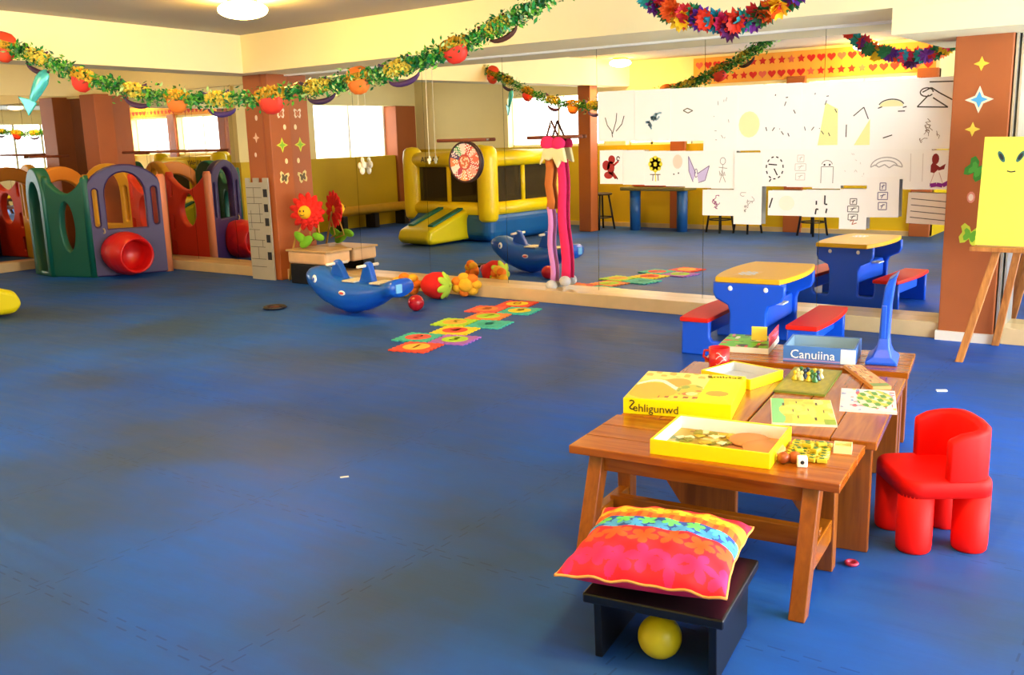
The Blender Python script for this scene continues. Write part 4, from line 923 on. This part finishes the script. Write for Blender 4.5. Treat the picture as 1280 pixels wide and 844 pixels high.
def leg(x0, x1, w0, w1, z0, z1, segs, m_, name='leg'):
    b = BM(); rings = []
    for k in range(segs+1):
        s = k/segs; x = x0+(x1-x0)*s+.012*math.sin(3*s*PI); w = w0+(w1-w0)*s
        rings.append([b.verts.new((x+w*math.cos(a), .012*math.sin(a), z0+(z1-z0)*s)) for a in [2*PI*i/10 for i in range(10)]])
    for p_, q_ in zip(rings, rings[1:]):
        for k in range(10): b.faces.new((p_[k], p_[(k+1) % 10], q_[(k+1) % 10], q_[k]))
    b.faces.new(rings[0][::-1]); b.faces.new(rings[-1]); return obj(name, b, m_, pu, True)
leg(-.07, -.06, .045, .045, -.2, -.66, 6, mat('orange_brown_cloth', '#c8702a', .8))['label'] = 'orange-brown upper leg'
leg(-.075, -.05, .028, .030, -.64, -1.36, 8, mat('lilac_cloth', '#d58ad0', .75))['label'] = 'lilac lower leg'
leg(.06, .10, .045, .052, -.2, -1.31, 12, PINK)
FOOT = mat('white_fleece', '#c9ccd2', .9, vary=.1, scale=30, bump=.4)
for x, z in ((-.05, -1.385), (.105, -1.335)):
    b = BM(); ball(b, (x, -.022, z), (.062, .045, .05), 14); obj('foot', b, FOOT, pu, True)

rd = thing('round_sign', 'round patchwork sign with a brown rim hanging from a brown rail before the mirror', 'sign', (6.60, .183, 1.315), 0)
b = BM(); tube(b, [(0, .008, .19), (0, -.04, .215), (0, -.055, .237), (0, -.03, .237)], .004, 6); obj('hook', b, STR, rd, True)
b = BM(); lathe(b, [(.185, -.012), (.203, -.012), (.203, .012), (.185, .012), (.185, -.012)], 36, Matrix.Rotation(PI/2, 4, 'X')); obj('rim', b, mat('dark_brown_rim', '#3a1712', .5), rd, True)
pal = ['#d8664a', '#e59a86', '#c23a34', '#f0d6c8', '#3f9a5a', '#4a3a62', '#e8804a', '#efe6dc', '#b03a4a', '#e6a05a']
def sign_col(r, a):
    if r < .30: return '#f0c8a8' if math.sin(3*a+22*r) > .1 else '#c8683a'
    if r < .42: return '#b8352c' if r > .36 else '#e08a6a'
    k = int((a % (2*PI))/(2*PI)*13); s = math.sin(13*a*2+k)*math.sin(40*r+k*2)
    if s > .25: return ['#f2e4d8', '#ffe9e0', '#e9f0dc', '#f6ddd0'][k % 4]
    return pal[k % 10]
b = BM(); lay = b.loops.layers.float_color.new('col'); NR, NA = 12, 72
G = [[b.verts.new((.186*i/NR*math.cos(2*PI*k/NA), -.009, .186*i/NR*math.sin(2*PI*k/NA))) for k in range(NA)] for i in range(1, NR+1)]
for i in range(NR-1):
    for k in range(NA):
        f = b.faces.new((G[i][k], G[i][(k+1) % NA], G[i+1][(k+1) % NA], G[i+1][k])); c = lin(sign_col((i+1.5)/NR, 2*PI*(k+.5)/NA))
        for l in f.loops: l[lay] = c
f = b.faces.new(G[0]); 
for l in f.loops: l[lay] = lin('#c8683a')
obj('sign_face', b, COLATTR, rd)
b = BM(); lathe(b, [(.001, -.006), (.186, -.006), (.186, .008), (.001, .008)], 36, Matrix.Rotation(PI/2, 4, 'X')); obj('sign_back', b, mat('tan_board', '#bd9a68', .5, vary=.06), rd)
wall_rail('brown rail on the mirror above the round patchwork sign', (6.605, .127, 1.53), .305, 0)
wall_rail('brown rail on the mirror behind the pink string puppet', (7.68, .165, 1.535), .30, 0)
wall_rail('long brown rail on the mirror behind the playhouse, left of the flower column', (1.82, .127, 1.49), 1.0, 0)
wall_rail('short brown rail on the left-hand mirror beside the corner column', (-.027, -.42, 1.465), .27, PI/2)
def ornament(x, z, label, s=1.0):
    t = thing('hanging_ornament', label, 'ornament', (x, .15, z), 0)
    b = BM(); string(b, (0, 0, 0), (0, 0, 2.31-z), .003); obj('string', b, STR, t)
    W_ = mat('white_tissue', '#f2eed8', .8)
    for k, (dx, dz, r) in enumerate(((0, 0, .035), (.03, .06, .03), (-.03, .05, .028), (.01, .11, .024))):
        b = BM(); ball(b, (dx*s, 0, dz*s), (r*s, r*.7*s, r*1.3*s), 10); obj('tuft', b, W_, t, True)
ornament(5.205, 1.24, 'white tissue ornament on a string right of the flower column')
ornament(6.16, 1.32, 'small white ornament on a string beside the round sign', .45)

# ================================================================== GARLANDS
def interp(P_, s):
    s = max(0, min(.9999, s))*(len(P_)-1); i = int(s); f = s-i
    p0, p1 = P_[max(i-1, 0)], P_[i]; p2, p3 = P_[i+1], P_[min(i+2, len(P_)-1)]
    return tuple(.5*((2*b_)+(-a+c)*f+(2*a-5*b_+4*c-d_)*f*f+(-a+3*b_-3*c+d_)*f**3) for a, b_, c, d_ in zip(p0, p1, p2, p3))
GP = [[4.12, -3.275, 2.53], [4.408, -3.189, 2.423], [4.639, -3.121, 2.34], [4.867, -3.053, 2.258], [5.235, -2.943, 2.105], [5.64, -2.823, 1.996], [6.034, -2.706, 1.922], [6.421, -2.591, 1.89], [6.854, -2.462, 1.902], [7.232, -2.349, 1.944], [7.585, -2.244, 1.995], [7.895, -2.152, 2.05], [8.137, -2.08, 2.122], [8.344, -2.018, 2.191], [8.546, -1.958, 2.262], [8.715, -1.908, 2.335], [8.935, -1.842, 2.44], [9.2, -1.76, 2.58], [9.42, -1.70, 2.70]]
ga = thing('fruit_garland', 'long green foil garland with paper fruit strung across the room', 'garland', tuple(GP[0]))
G0 = Vector(GP[0])
b = BM(); tube(b, [Vector(interp(GP, k/60))-G0 for k in range(61)], .006, 6); obj('cord', b, mat('green_cord', '#2f6b2a', .6), ga, True)
rnd = random.Random(77)
GREENS = [mat('foil_green', '#1f8a34', .35, metal=.0), mat('foil_light_green', '#5fae2e', .35), mat('foil_dark_green', '#0f5a2c', .35), mat('foil_pale_green', '#b6d67a', .35)]
b = BM()
for k in range(7000):
    s = rnd.random(); p = Vector(interp(GP, s))-G0; p += Vector((rnd.gauss(0, .026), rnd.gauss(0, .026), rnd.gauss(0, .032)))
    d1 = Vector((rnd.gauss(0, 1), rnd.gauss(0, 1), rnd.gauss(0, 1))).normalized(); d2 = d1.orthogonal().normalized(); L_ = rnd.uniform(.010, .030); W_ = L_*.42
    f = b.faces.new([b.verts.new(p+d1*L_), b.verts.new(p+d2*W_), b.verts.new(p-d1*L_), b.verts.new(p-d2*W_)]); f.material_index = rnd.choice((0, 0, 0, 1, 1, 2, 2, 3))
o = obj('foil_leaves', b, GREENS, ga); o['kind'] = 'stuff'
TISS = mat('gold_tissue', '#e6b52a', .7, vary=.15, scale=40); TISY = mat('yellow_tissue', '#efd64a', .7, vary=.15, scale=40)
def honeycomb(s, kind, hexc, label, size=1.0):
    p = Vector(interp(GP, s))-G0; q = Vector(interp(GP, s+.01))-G0; an = math.atan2((q-p).y, (q-p).x); sl = math.atan2((q-p).z, math.hypot((q-p).x, (q-p).y))
    M_ = Matrix.Translation(p) @ rot_z(an) @ Matrix.Rotation(-sl, 4, 'Y')
    mm = mat('paper_fruit_'+hexc.strip('#'), hexc, .6); tm = TISY if kind == 'arc' else TISS; r_ = random.Random(int(s*1000))
    b = BM()                                              # ruffled tissue body
    for k in range(420):
        t = r_.uniform(-1, 1); R_ = .058*size*math.sqrt(max(0, 1-t*t*.8))*r_.uniform(.6, 1.0); a = r_.uniform(0, 2*PI)
        c = Vector((t*.115*size, R_*math.cos(a), R_*math.sin(a)+.01)); d1 = Vector((r_.gauss(0, .5), r_.gauss(0, 1), r_.gauss(0, 1))).normalized(); d2 = d1.orthogonal().normalized(); L_ = .016*size
        b.faces.new([b.verts.new(M_ @ (c+d1*L_)), b.verts.new(M_ @ (c+d2*L_*.7)), b.verts.new(M_ @ (c-d1*L_)), b.verts.new(M_ @ (c-d2*L_*.7))])
    f_ = obj('paper_fruit', b, tm, ga); f_['label'] = label
    if kind in ('round', 'both'):
        b = BM(); lathe(b, [(.002*size, -.125*size), (.05*size, -.115*size), (.082*size, -.085*size), (.097*size, -.045*size), (.098*size, -.015*size)], 20, M_ @ Matrix.Scale(.55, 4, (0, 1, 0))); obj('fruit_skin', b, mm, f_, True)
        if kind == 'both':
            b = BM(); lathe(b, [(.098*size, .045*size), (.085*size, .075*size), (.05*size, .095*size), (.002*size, .10*size)], 20, M_ @ Matrix.Scale(.55, 4, (0, 1, 0))); obj('fruit_skin', b, mm, f_, True)
    else:
        for z0, dx in ((-.055, .02), (.085, -.03)):
            pts = [(.125*size*math.cos(t)+dx, 0, z0*size-.055*size*math.sin(t)) for t in [PI*(.06+.88*j/10) for j in range(11)]]
            b = BM(); tube(b, [M_ @ Vector(q_) for q_ in pts], [.006+.016*size*math.sin(PI*j/10) for j in range(11)], 8); obj('fruit_skin', b, mm, f_, True)
for s, kind, hx, lb, sz in ((.065, 'both', '#e2451c', 'orange-red paper apple nearest the beam', 1.1), (.145, 'arc', '#3c1a3a', 'dark paper aubergine, first from the beam', 1.0), (.215, 'round', '#e0321c', 'red paper apple, second from the beam', 1.0), (.283, 'arc', '#43204a', 'dark paper aubergine under yellow tissue', 1.0), (.335, 'round', '#ef7a1e', 'orange paper fruit over the playhouse', .95), (.388, 'arc', '#432a6a', 'purple paper aubergine near the lowest point', 1.0), (.445, 'round', '#e0361a', 'red paper apple before the flower column', 1.1), (.502, 'arc', '#3f2240', 'dark paper aubergine right of the flower column', .95), (.553, 'both', '#ee7a1c', 'orange paper fruit before the mirror', .9), (.61, 'arc', '#4a2a5a', 'purple paper aubergine before the beam', 1.0), (.71, 'round', '#e0331c', 'red paper apple high on the right', .95), (.80, 'arc', '#4a2418', 'brown paper banana high on the right', .85)):
    honeycomb(s, kind, hx, lb, sz)
LP = [[9.64, -1.9, 2.52], [9.76, -1.9, 2.39], [9.86, -1.9, 2.30], [9.96, -1.9, 2.25], [10.07, -1.9, 2.20], [10.19, -1.9, 2.165], [10.30, -1.9, 2.155], [10.42, -1.9, 2.175], [10.52, -1.9, 2.21], [10.61, -1.9, 2.245], [10.70, -1.9, 2.30], [10.84, -1.9, 2.42], [11.02, -1.9, 2.69]]
le = thing('flower_garland', 'bright paper flower garland hanging from the ceiling before the long beam', 'garland', tuple(LP[0])); L0 = Vector(LP[0])
b = BM(); tube(b, [Vector(interp(LP, k/40))-L0 for k in range(41)], .006, 6); obj('cord', b, mat('green_cord', '#2f6b2a', .6), le, True)
LCOL = ['#5a1a5a', '#d8321c', '#1f9a9a', '#6a1f8a', '#c8202a', '#1f6a3a', '#e8641c', '#f2c81a', '#c2182a', '#1f7a4a', '#5a1f9a', '#e8381a', '#1f9ac0', '#c81f5a']
rnd = random.Random(5); NF = 30
for k in range(NF):
    p = Vector(interp(LP, (k+.5)/NF))-L0+Vector((0, rnd.uniform(-.02, .02), rnd.uniform(-.03, .03))); hx = LCOL[k % len(LCOL)]
    b = BM()
    for ring_ in range(3):
        n = 9; ax_ = Vector((rnd.gauss(0, .5), -1, rnd.gauss(-.4, .5))).normalized(); x_, y_, _ = frame_of(ax_)
        for j in range(n):
            a = 2*PI*(j+.5*ring_)/n; dr = (x_*math.cos(a)+y_*math.sin(a)); sd = (-x_*math.sin(a)+y_*math.cos(a)); R_ = .082-.012*ring_
            tip = p+dr*R_+ax_*(.02+.022*ring_); mid = p+dr*R_*.55+ax_*.018*(ring_+.2)
            f = b.faces.new([b.verts.new(p), b.verts.new(mid+sd*.022), b.verts.new(tip), b.verts.new(mid-sd*.022)])
    obj('flower', b, mat('tissue_'+hx.strip('#'), hx, .7), le)
# turquoise foil fish
tf = thing('foil_fish', 'turquoise foil fish ornament hanging under the garland at the upper left', 'ornament', (4.74, -3.14, 1.93), math.atan2(.58, .81))
FT = mat('turquoise_foil', '#4fc3c0', .25, vary=.15, scale=18, metal=.3)
b = BM(); lathe(b, [(.001, -.15), (.03, -.12), (.05, -.03), (.06, .06), (.045, .12), (.02, .15), (.001, .16)], 12, Matrix.Translation((.05, 0, .13)) @ Matrix.Rotation(.55, 4, 'Y') @ Matrix.Scale(.5, 4, (0, 1, 0))); obj('fish_body', b, FT, tf, True)
b = BM(); prism(b, [(-.01, .03), (-.13, .06), (-.09, -.01), (-.06, -.10), (.02, -.0)], -.01, .01); obj('tail', b, FT, tf, bevel=.006)
b = BM(); string(b, (.12, 0, .24), (.12, .03, .32)); obj('string', b, STR, tf)

# ================================================================== EASEL WITH YELLOW PAPER
ea = thing('easel', 'wooden easel standing before the right column, holding a yellow drawing', 'easel', (11.90, -.48, 0), 0)
EW = wood('easel_wood', '#9a5a24', '#c4803c', .45, 2)
for (fx_, fy, tx, ty) in ((-.47, -.22, -.12, .06), (.47, -.22, .12, .06), (-.36, .42, -.09, .10), (.36, .42, .09, .10)):
    b = BM(); w_ = .024
    v = box(b, -w_, -w_*.8, 0, w_, w_*.8, 1.0)
    for q in v:
        s = q.co.z; q.co = Vector((q.co.x+fx_+(tx-fx_)*s, q.co.y+fy+(ty-fy)*s, 1.62*s))
    obj('leg', b, EW, ea, bevel=.004)
b = BM(); box(b, -.46, -.19, .735, .46, -.10, .765); obj('ledge', b, EW, ea, bevel=.004)
b = BM(); prism(b, [(-.43, .765), (.43, .765), (.43, 1.44), (-.43, 1.44)], -.008, .0); 
for v in b.verts: v.co.y += -.115+.16*(v.co.z-.765)
obj('board', b, mat('tan_board', '#bd9a68', .5, vary=.06), ea)
b = BM(); box(b, -.1, .04, 1.56, .1, .12, 1.60); obj('top_bar', b, EW, ea, bevel=.004)
yp = thing('drawing_sheet', 'yellow paper with two slanted eyes and a mouth on the easel', 'drawing', (11.90, -.48, 0), 0)
def ey(z): return -.125+.16*(z-.765)
b = BM(); prism(b, [(-.44, .772), (.40, .770), (.41, 1.45), (-.445, 1.462)], -.001, .001)
for v in b.verts: v.co.y += ey(v.co.z)
obj('paper', b, mat('lemon_paper', '#e6de4c', .8), yp)
for sx, an in ((-.335, .5), (-.225, -.5)):
    for nm, sc_, hx, dy in (('eye', 1.0, '#2c6a5e', -.0022), ('pupil', .6, '#181c20', -.0032)):
        b = BM(); pts = [(sx+sc_*(.016*math.cos(t)*math.cos(an)+.040*math.sin(t)*math.sin(-an)), 1.335+sc_*(.016*math.cos(t)*math.sin(an)+.040*math.sin(t)*math.cos(an))) for t in [2*PI*k/16 for k in range(16)]]
        b.faces.new([b.verts.new((x, ey(z)+dy, z)) for x, z in pts]); obj(nm, b, mat('ink_'+hx.strip('#'), hx, .6), yp)
b = BM()
ribbon(b, [(-.295, 1.245), (-.27, 1.238), (-.245, 1.243)], .008, 0)
for v in b.verts: v.co.y = ey(v.co.z)-.0025
obj('mouth', b, INK, yp)

# ================================================================== STICKERS ON THE COLUMNS
def sticker(kind, p, nrm, s, hx, hx2, label, rotk=0.0):
    """flat cut-out lying on a column face; nrm 'y' faces -y, 'x' faces +x"""
    nm = {'butterfly': 'butterfly_sticker', 'star': 'star_sticker', 'dot': 'dot_sticker'}[kind]
    M_ = Matrix.Translation(p) @ (rot_z(PI/2) if nrm == 'x' else Matrix.Identity(4)) @ Matrix.Rotation(rotk, 4, 'Y')
    t = thing(nm, label, 'sticker', p, PI/2 if nrm == 'x' else 0, 'cut-out stickers on the columns'); t.rotation_euler = (0, rotk, PI/2 if nrm == 'x' else 0)
    if kind == 'butterfly':
        pts = [(0, .35), (.25, .75), (.75, .95), (.95, .6), (.7, .15), (.85, -.35), (.6, -.85), (.25, -.7), (0, -.3)]; pts = pts+[(-x, z) for x, z in pts[-2:0:-1]]
    elif kind == 'star':
        pts = [((1.0 if k % 2 == 0 else .42)*math.sin(2*PI*k/8), (1.0 if k % 2 == 0 else .42)*math.cos(2*PI*k/8)) for k in range(8)]
    else: pts = ell(0, 0, .6, .9, 10)
    b = BM(); prism(b, [(x*s, z*s) for x, z in pts], -.003, 0); obj('cut_out', b, mat('sticker_'+hx.strip('#'), hx, .6), t)
    if hx2:
        b = BM(); prism(b, [(x*s*.62, z*s*.62) for x, z in pts], -.0042, -.0031); obj('inner_print', b, mat('sticker_'+hx2.strip('#'), hx2, .6), t)
YR = -.0302
sticker('star', (11.32, YR, 1.95), 'y', .05, '#e8c83a', None, 'yellow star sticker highest on the right column')
sticker('star', (11.32, YR, 1.71), 'y', .092, '#e9dcc0', '#4aa6dc', 'blue and white star sticker on the right column')
sticker('star', (11.29, YR, 1.51), 'y', .05, '#ead24a', None, 'yellow star sticker just below the blue one on the right column')
sticker('butterfly', (11.33, YR, 1.23), 'y', .08, '#2f8a2a', '#46a83a', 'dark green butterfly sticker half behind the yellow easel paper', .6)
sticker('dot', (11.31, YR, 1.04), 'y', .045, '#d98a7a', '#f0d8c8', 'small pink sticker between the two green butterflies on the right column')
sticker('butterfly', (11.32, YR, .77), 'y', .08, '#c8d83a', '#6ab82a', 'lime green butterfly sticker lowest on the right column', .25)
sticker('dot', (3.83, -.0902, 1.84), 'y', .035, '#f2d8c4', None, 'tiny pale sticker highest on the front of the flower column')
sticker('star', (3.80, -.0902, 1.62), 'y', .055, '#eec8a8', None, 'pale star sticker on the front of the flower column')
sticker('dot', (3.77, -.0902, 1.43), 'y', .03, '#f2d8c4', None, 'tiny pale sticker above the measuring board')
sticker('butterfly', (4.0502, .075, 1.88), 'x', .06, '#f0dcc0', '#b9683a', 'pale outlined butterfly sticker highest on the side of the flower column')
sticker('dot', (4.0502, .12, 1.73), 'x', .035, '#f2e0b0', None, 'tiny pale sticker above the lime star on the flower column')
sticker('star', (4.0502, .065, 1.53), 'x', .085, '#d8dc3a', '#8ac02a', 'lime green star sticker on the side of the flower column')
sticker('dot', (4.0502, .11, 1.35), 'x', .035, '#f0dca0', None, 'tiny pale sticker below the lime star on the flower column')
sticker('butterfly', (4.0502, .06, 1.16), 'x', .075, '#e6d28a', '#5a4a2a', 'dark and cream butterfly sticker above the red cloth flower', .2)

# ================================================================== SCRAPS ON THE FLOOR
b = BM(); box(b, -.03, -.012, 0, .03, .012, .008); o = obj('paper_scrap', b, WHITEP, None, loc=(11.50, -1.525, 0), rot=(0, 0, .5)); tag(o, 'white paper scrap on the floor near the easel', 'scrap')
b = BM(); lathe(b, [(.014, 0), (.022, .002), (.026, .008), (.022, .014), (.014, .012), (.014, 0)], 16); o = obj('bottle_ring', b, mat('dark_pink', '#b02a4a', .4), None, True, loc=(11.765, -4.16, 0)); tag(o, 'small dark pink ring on the floor by the board leg', 'ring')
b = BM(); box(b, -.02, -.006, 0, .02, .006, .004); o = obj('paper_scrap', b, WHITEP, None, loc=(9.50, -4.467, 0), rot=(0, 0, .9)); tag(o, 'tiny white scrap in the middle of the blue floor', 'scrap')

# ================================================================== THE REST OF THE ROOM, SEEN IN THE MIRROR
ca = thing('bouncy_castle', 'yellow and blue inflatable bouncy castle with netted sides and a slide', 'bouncy castle', (3.18, -4.56, 0), .09)
CY = mat('yellow_pvc', '#f6d600', .35, vary=.04, scale=2); CB = mat('blue_pvc', '#0d5aa0', .35, vary=.05, scale=2); CT = mat('teal_pvc', '#0f6a62', .4)
x0, x1, y0, y1 = -.80, .80, -.80, .80
b = BM(); box(b, x0-.10, y0-.10, .01, x1+.10, y1+.10, .45); obj('base', b, CB, ca, bevel=.14, seg=5)
for x, y in ((x0, y0), (x1, y0), (x0, y1), (x1, y1)):
    b = BM(); lathe(b, [(.001, .30), (.11, .31), (.145, .35), (.155, .5), (.155, 1.25), (.14, 1.37), (.09, 1.42), (.001, 1.435)], 24); obj('pillar', b, CY, ca, True, loc=(x, y, 0))
for a, c in (((x0, y1), (x1, y1)), ((x1, y0), (x1, y1)), ((x0, y0), (x1, y0)), ((x0, y0), (x0, y1))):
    b = BM(); tube(b, [(a[0], a[1], 1.235), (c[0], c[1], 1.235)], .115, 16); obj('top_tube', b, CY, ca, True)
    b = BM(); tube(b, [(a[0], a[1], .49), (c[0], c[1], .49)], .105, 16); obj('bottom_tube', b, CY, ca, True)
    mx, my = (a[0]+c[0])/2, (a[1]+c[1])/2
    b = BM(); tube(b, [(mx, my, .5), (mx, my, 1.22)], .04, 12); obj('thin_post', b, CY, ca, True)
NET = bpy.data.materials.new('dark_netting'); NET.use_nodes = True; nb = NET.node_tree.nodes['Principled BSDF']; nb.inputs['Base Color'].default_value = lin('#3a2e0c'); nb.inputs['Roughness'].default_value = .9; nb.inputs['Alpha'].default_value = .72
for a, c in (((x0, y1), (x1, y1)), ((x1, y0), (x1, y1)), ((x0, y0), (x1, y0)), ((x0, y0), (x0, y1))):
    b = BM(); box(b, min(a[0], c[0])-.004, min(a[1], c[1])-.004, .5, max(a[0], c[0])+.004, max(a[1], c[1])+.004, 1.2); obj('netting', b, NET, ca)
b = BM(); prism(b, [(.80, .52), (.80, .04), (1.66, .02), (1.74, .10), (1.68, .235), (1.60, .26)], -.34, .34, Matrix.Translation((.10, 0, 0)) @ rot_z(PI/2)); sl = obj('slide', b, mat('slide_pvc', '#d9cc00', .35), ca, bevel=.06, seg=4)
for xs in (-.11, .31):
    b = BM(); prism(b, [(.84, .535), (.84, .50), (1.55, .27), (1.55, .305)], -.06, .06, Matrix.Translation((xs, 0, 0)) @ rot_z(PI/2)); obj('slide_stripe', b, CT, sl, bevel=.01)
b = text_bm('YAHIIA', .13, .002, mirrored=False)
for v in b.verts: v.co = Vector((-v.co.x-.28, .80+.122+abs(v.co.y), v.co.z+1.235))
obj('lettering', b, mat('brown_lettering', '#4a3a12', .6), ca)

bt = thing('craft_table', 'long grey-topped table on thick blue drum legs by the ochre wall', 'table', (5.42, -6.22, 0), 0)
b = BM(); box(b, -.58, -.22, .64, .58, .22, .70); obj('tabletop', b, mat('khaki_top', '#77703e', .5), bt, bevel=.015)
for x in (-.42, .42):
    for y in (-.10, .10):
        b = BM(); lathe(b, [(.001, 0), (.085, 0), (.085, .64), (.001, .64)], 20); obj('leg', b, mat('blue_drum', '#1f5aa0', .4), bt, True, loc=(x+(.06 if y > 0 else -.04), y, 0))
b = BM(); box(b, -.40, -.16, 0, .40, .18, .17); o = obj('folded_blanket', b, mat('orange_blanket', '#e0581c', .85, vary=.15), None, loc=(5.42, -6.22, .701), bevel=.05); tag(o, 'orange folded blanket lying on the craft table', 'blanket')
def bar_stool(x, y, label, h=.66, r=.17):
    t = thing('bar_stool', label, 'stool', (x, y, 0), .4, 'dark stools along the ochre wall')
    b = BM(); lathe(b, [(.001, h-.035), (r, h-.035), (r+.01, h-.01), (r-.01, h), (.001, h)], 20); obj('seat', b, mat('dark_wood', '#3c2a14', .5), t, True)
    for k in range(4):
        a = PI/4+PI/2*k; b = BM(); tube(b, [(r*.7*math.cos(a), r*.7*math.sin(a), h-.03), (r*1.25*math.cos(a), r*1.25*math.sin(a), 0)], .016, 8); obj('leg', b, DARK, t, True)
    b = BM(); lathe(b, [(r*1.02, .19), (r*1.06, .20), (r*1.02, .21), (r*.98, .20), (r*1.02, .19)], 20); obj('foot_ring', b, DARK, t, True)
    return t
bar_stool(4.46, -6.05, 'dark round stool beside the terracotta room column', .60, .18)
for i, x in enumerate((6.50, 6.95, 7.95)): bar_stool(x, -6.22, ['dark stool nearest the craft table, by the ochre wall', 'middle of the three dark stools right of the craft table', 'dark stool farthest from the craft table, by the ochre wall'][i])
# paper banner with hearts and stars, high on the wall behind the camera
hb = thing('paper_banner', 'orange paper banner with two rows of red hearts and stars on the upper wall', 'banner', (7.65, YB+.012, 2.27), 0)
b = BM(); box(b, -1.8, -.006, 0, 1.8, 0, .40); obj('backing', b, mat('orange_paper', '#eda63c', .8), hb)
HR, HO = mat('red_paper', '#c8201a', .8), mat('pink_paper', '#d8604a', .8)
for row in range(2):
    for k in range(24):
        x = -1.70+3.4*k/23; z = .29-.19*row; heart = (k//6+row) % 2 == 0; s = .062
        if heart: pts = [(s*1.0*math.sin(t)**3, s*(.81*math.cos(t)-.31*math.cos(2*t)-.125*math.cos(3*t)-.06*math.cos(4*t))) for t in [2*PI*j/24 for j in range(24)]]
        else: pts = [((1 if j % 2 == 0 else .5)*s*math.sin(2*PI*j/10), (1 if j % 2 == 0 else .5)*s*math.cos(2*PI*j/10)) for j in range(10)]
        b = BM(); prism(b, [(x+px_, z+pz_) for px_, pz_ in pts], .0015, .004); obj('paper_heart' if heart else 'paper_star', b, HR if (k*7+row) % 5 else HO, hb)
# yellow foam beam along the left wall
fb = thing('foam_beam', 'long yellow foam beam lying along the ochre wall', 'foam beam', (.24, -5.0, 0), PI/2)
b = BM(); tube(b, [(-.95, 0, .33), (.95, 0, .33)], .085, 14); obj('beam_body', b, mat('yellow_foam', '#dba81e', .6, vary=.08), fb, True)
for x in (-.8, 0, .8):
    b = BM(); box(b, x-.06, -.12, 0, x+.06, .12, .26); obj('support', b, DARK, fb, bevel=.01)
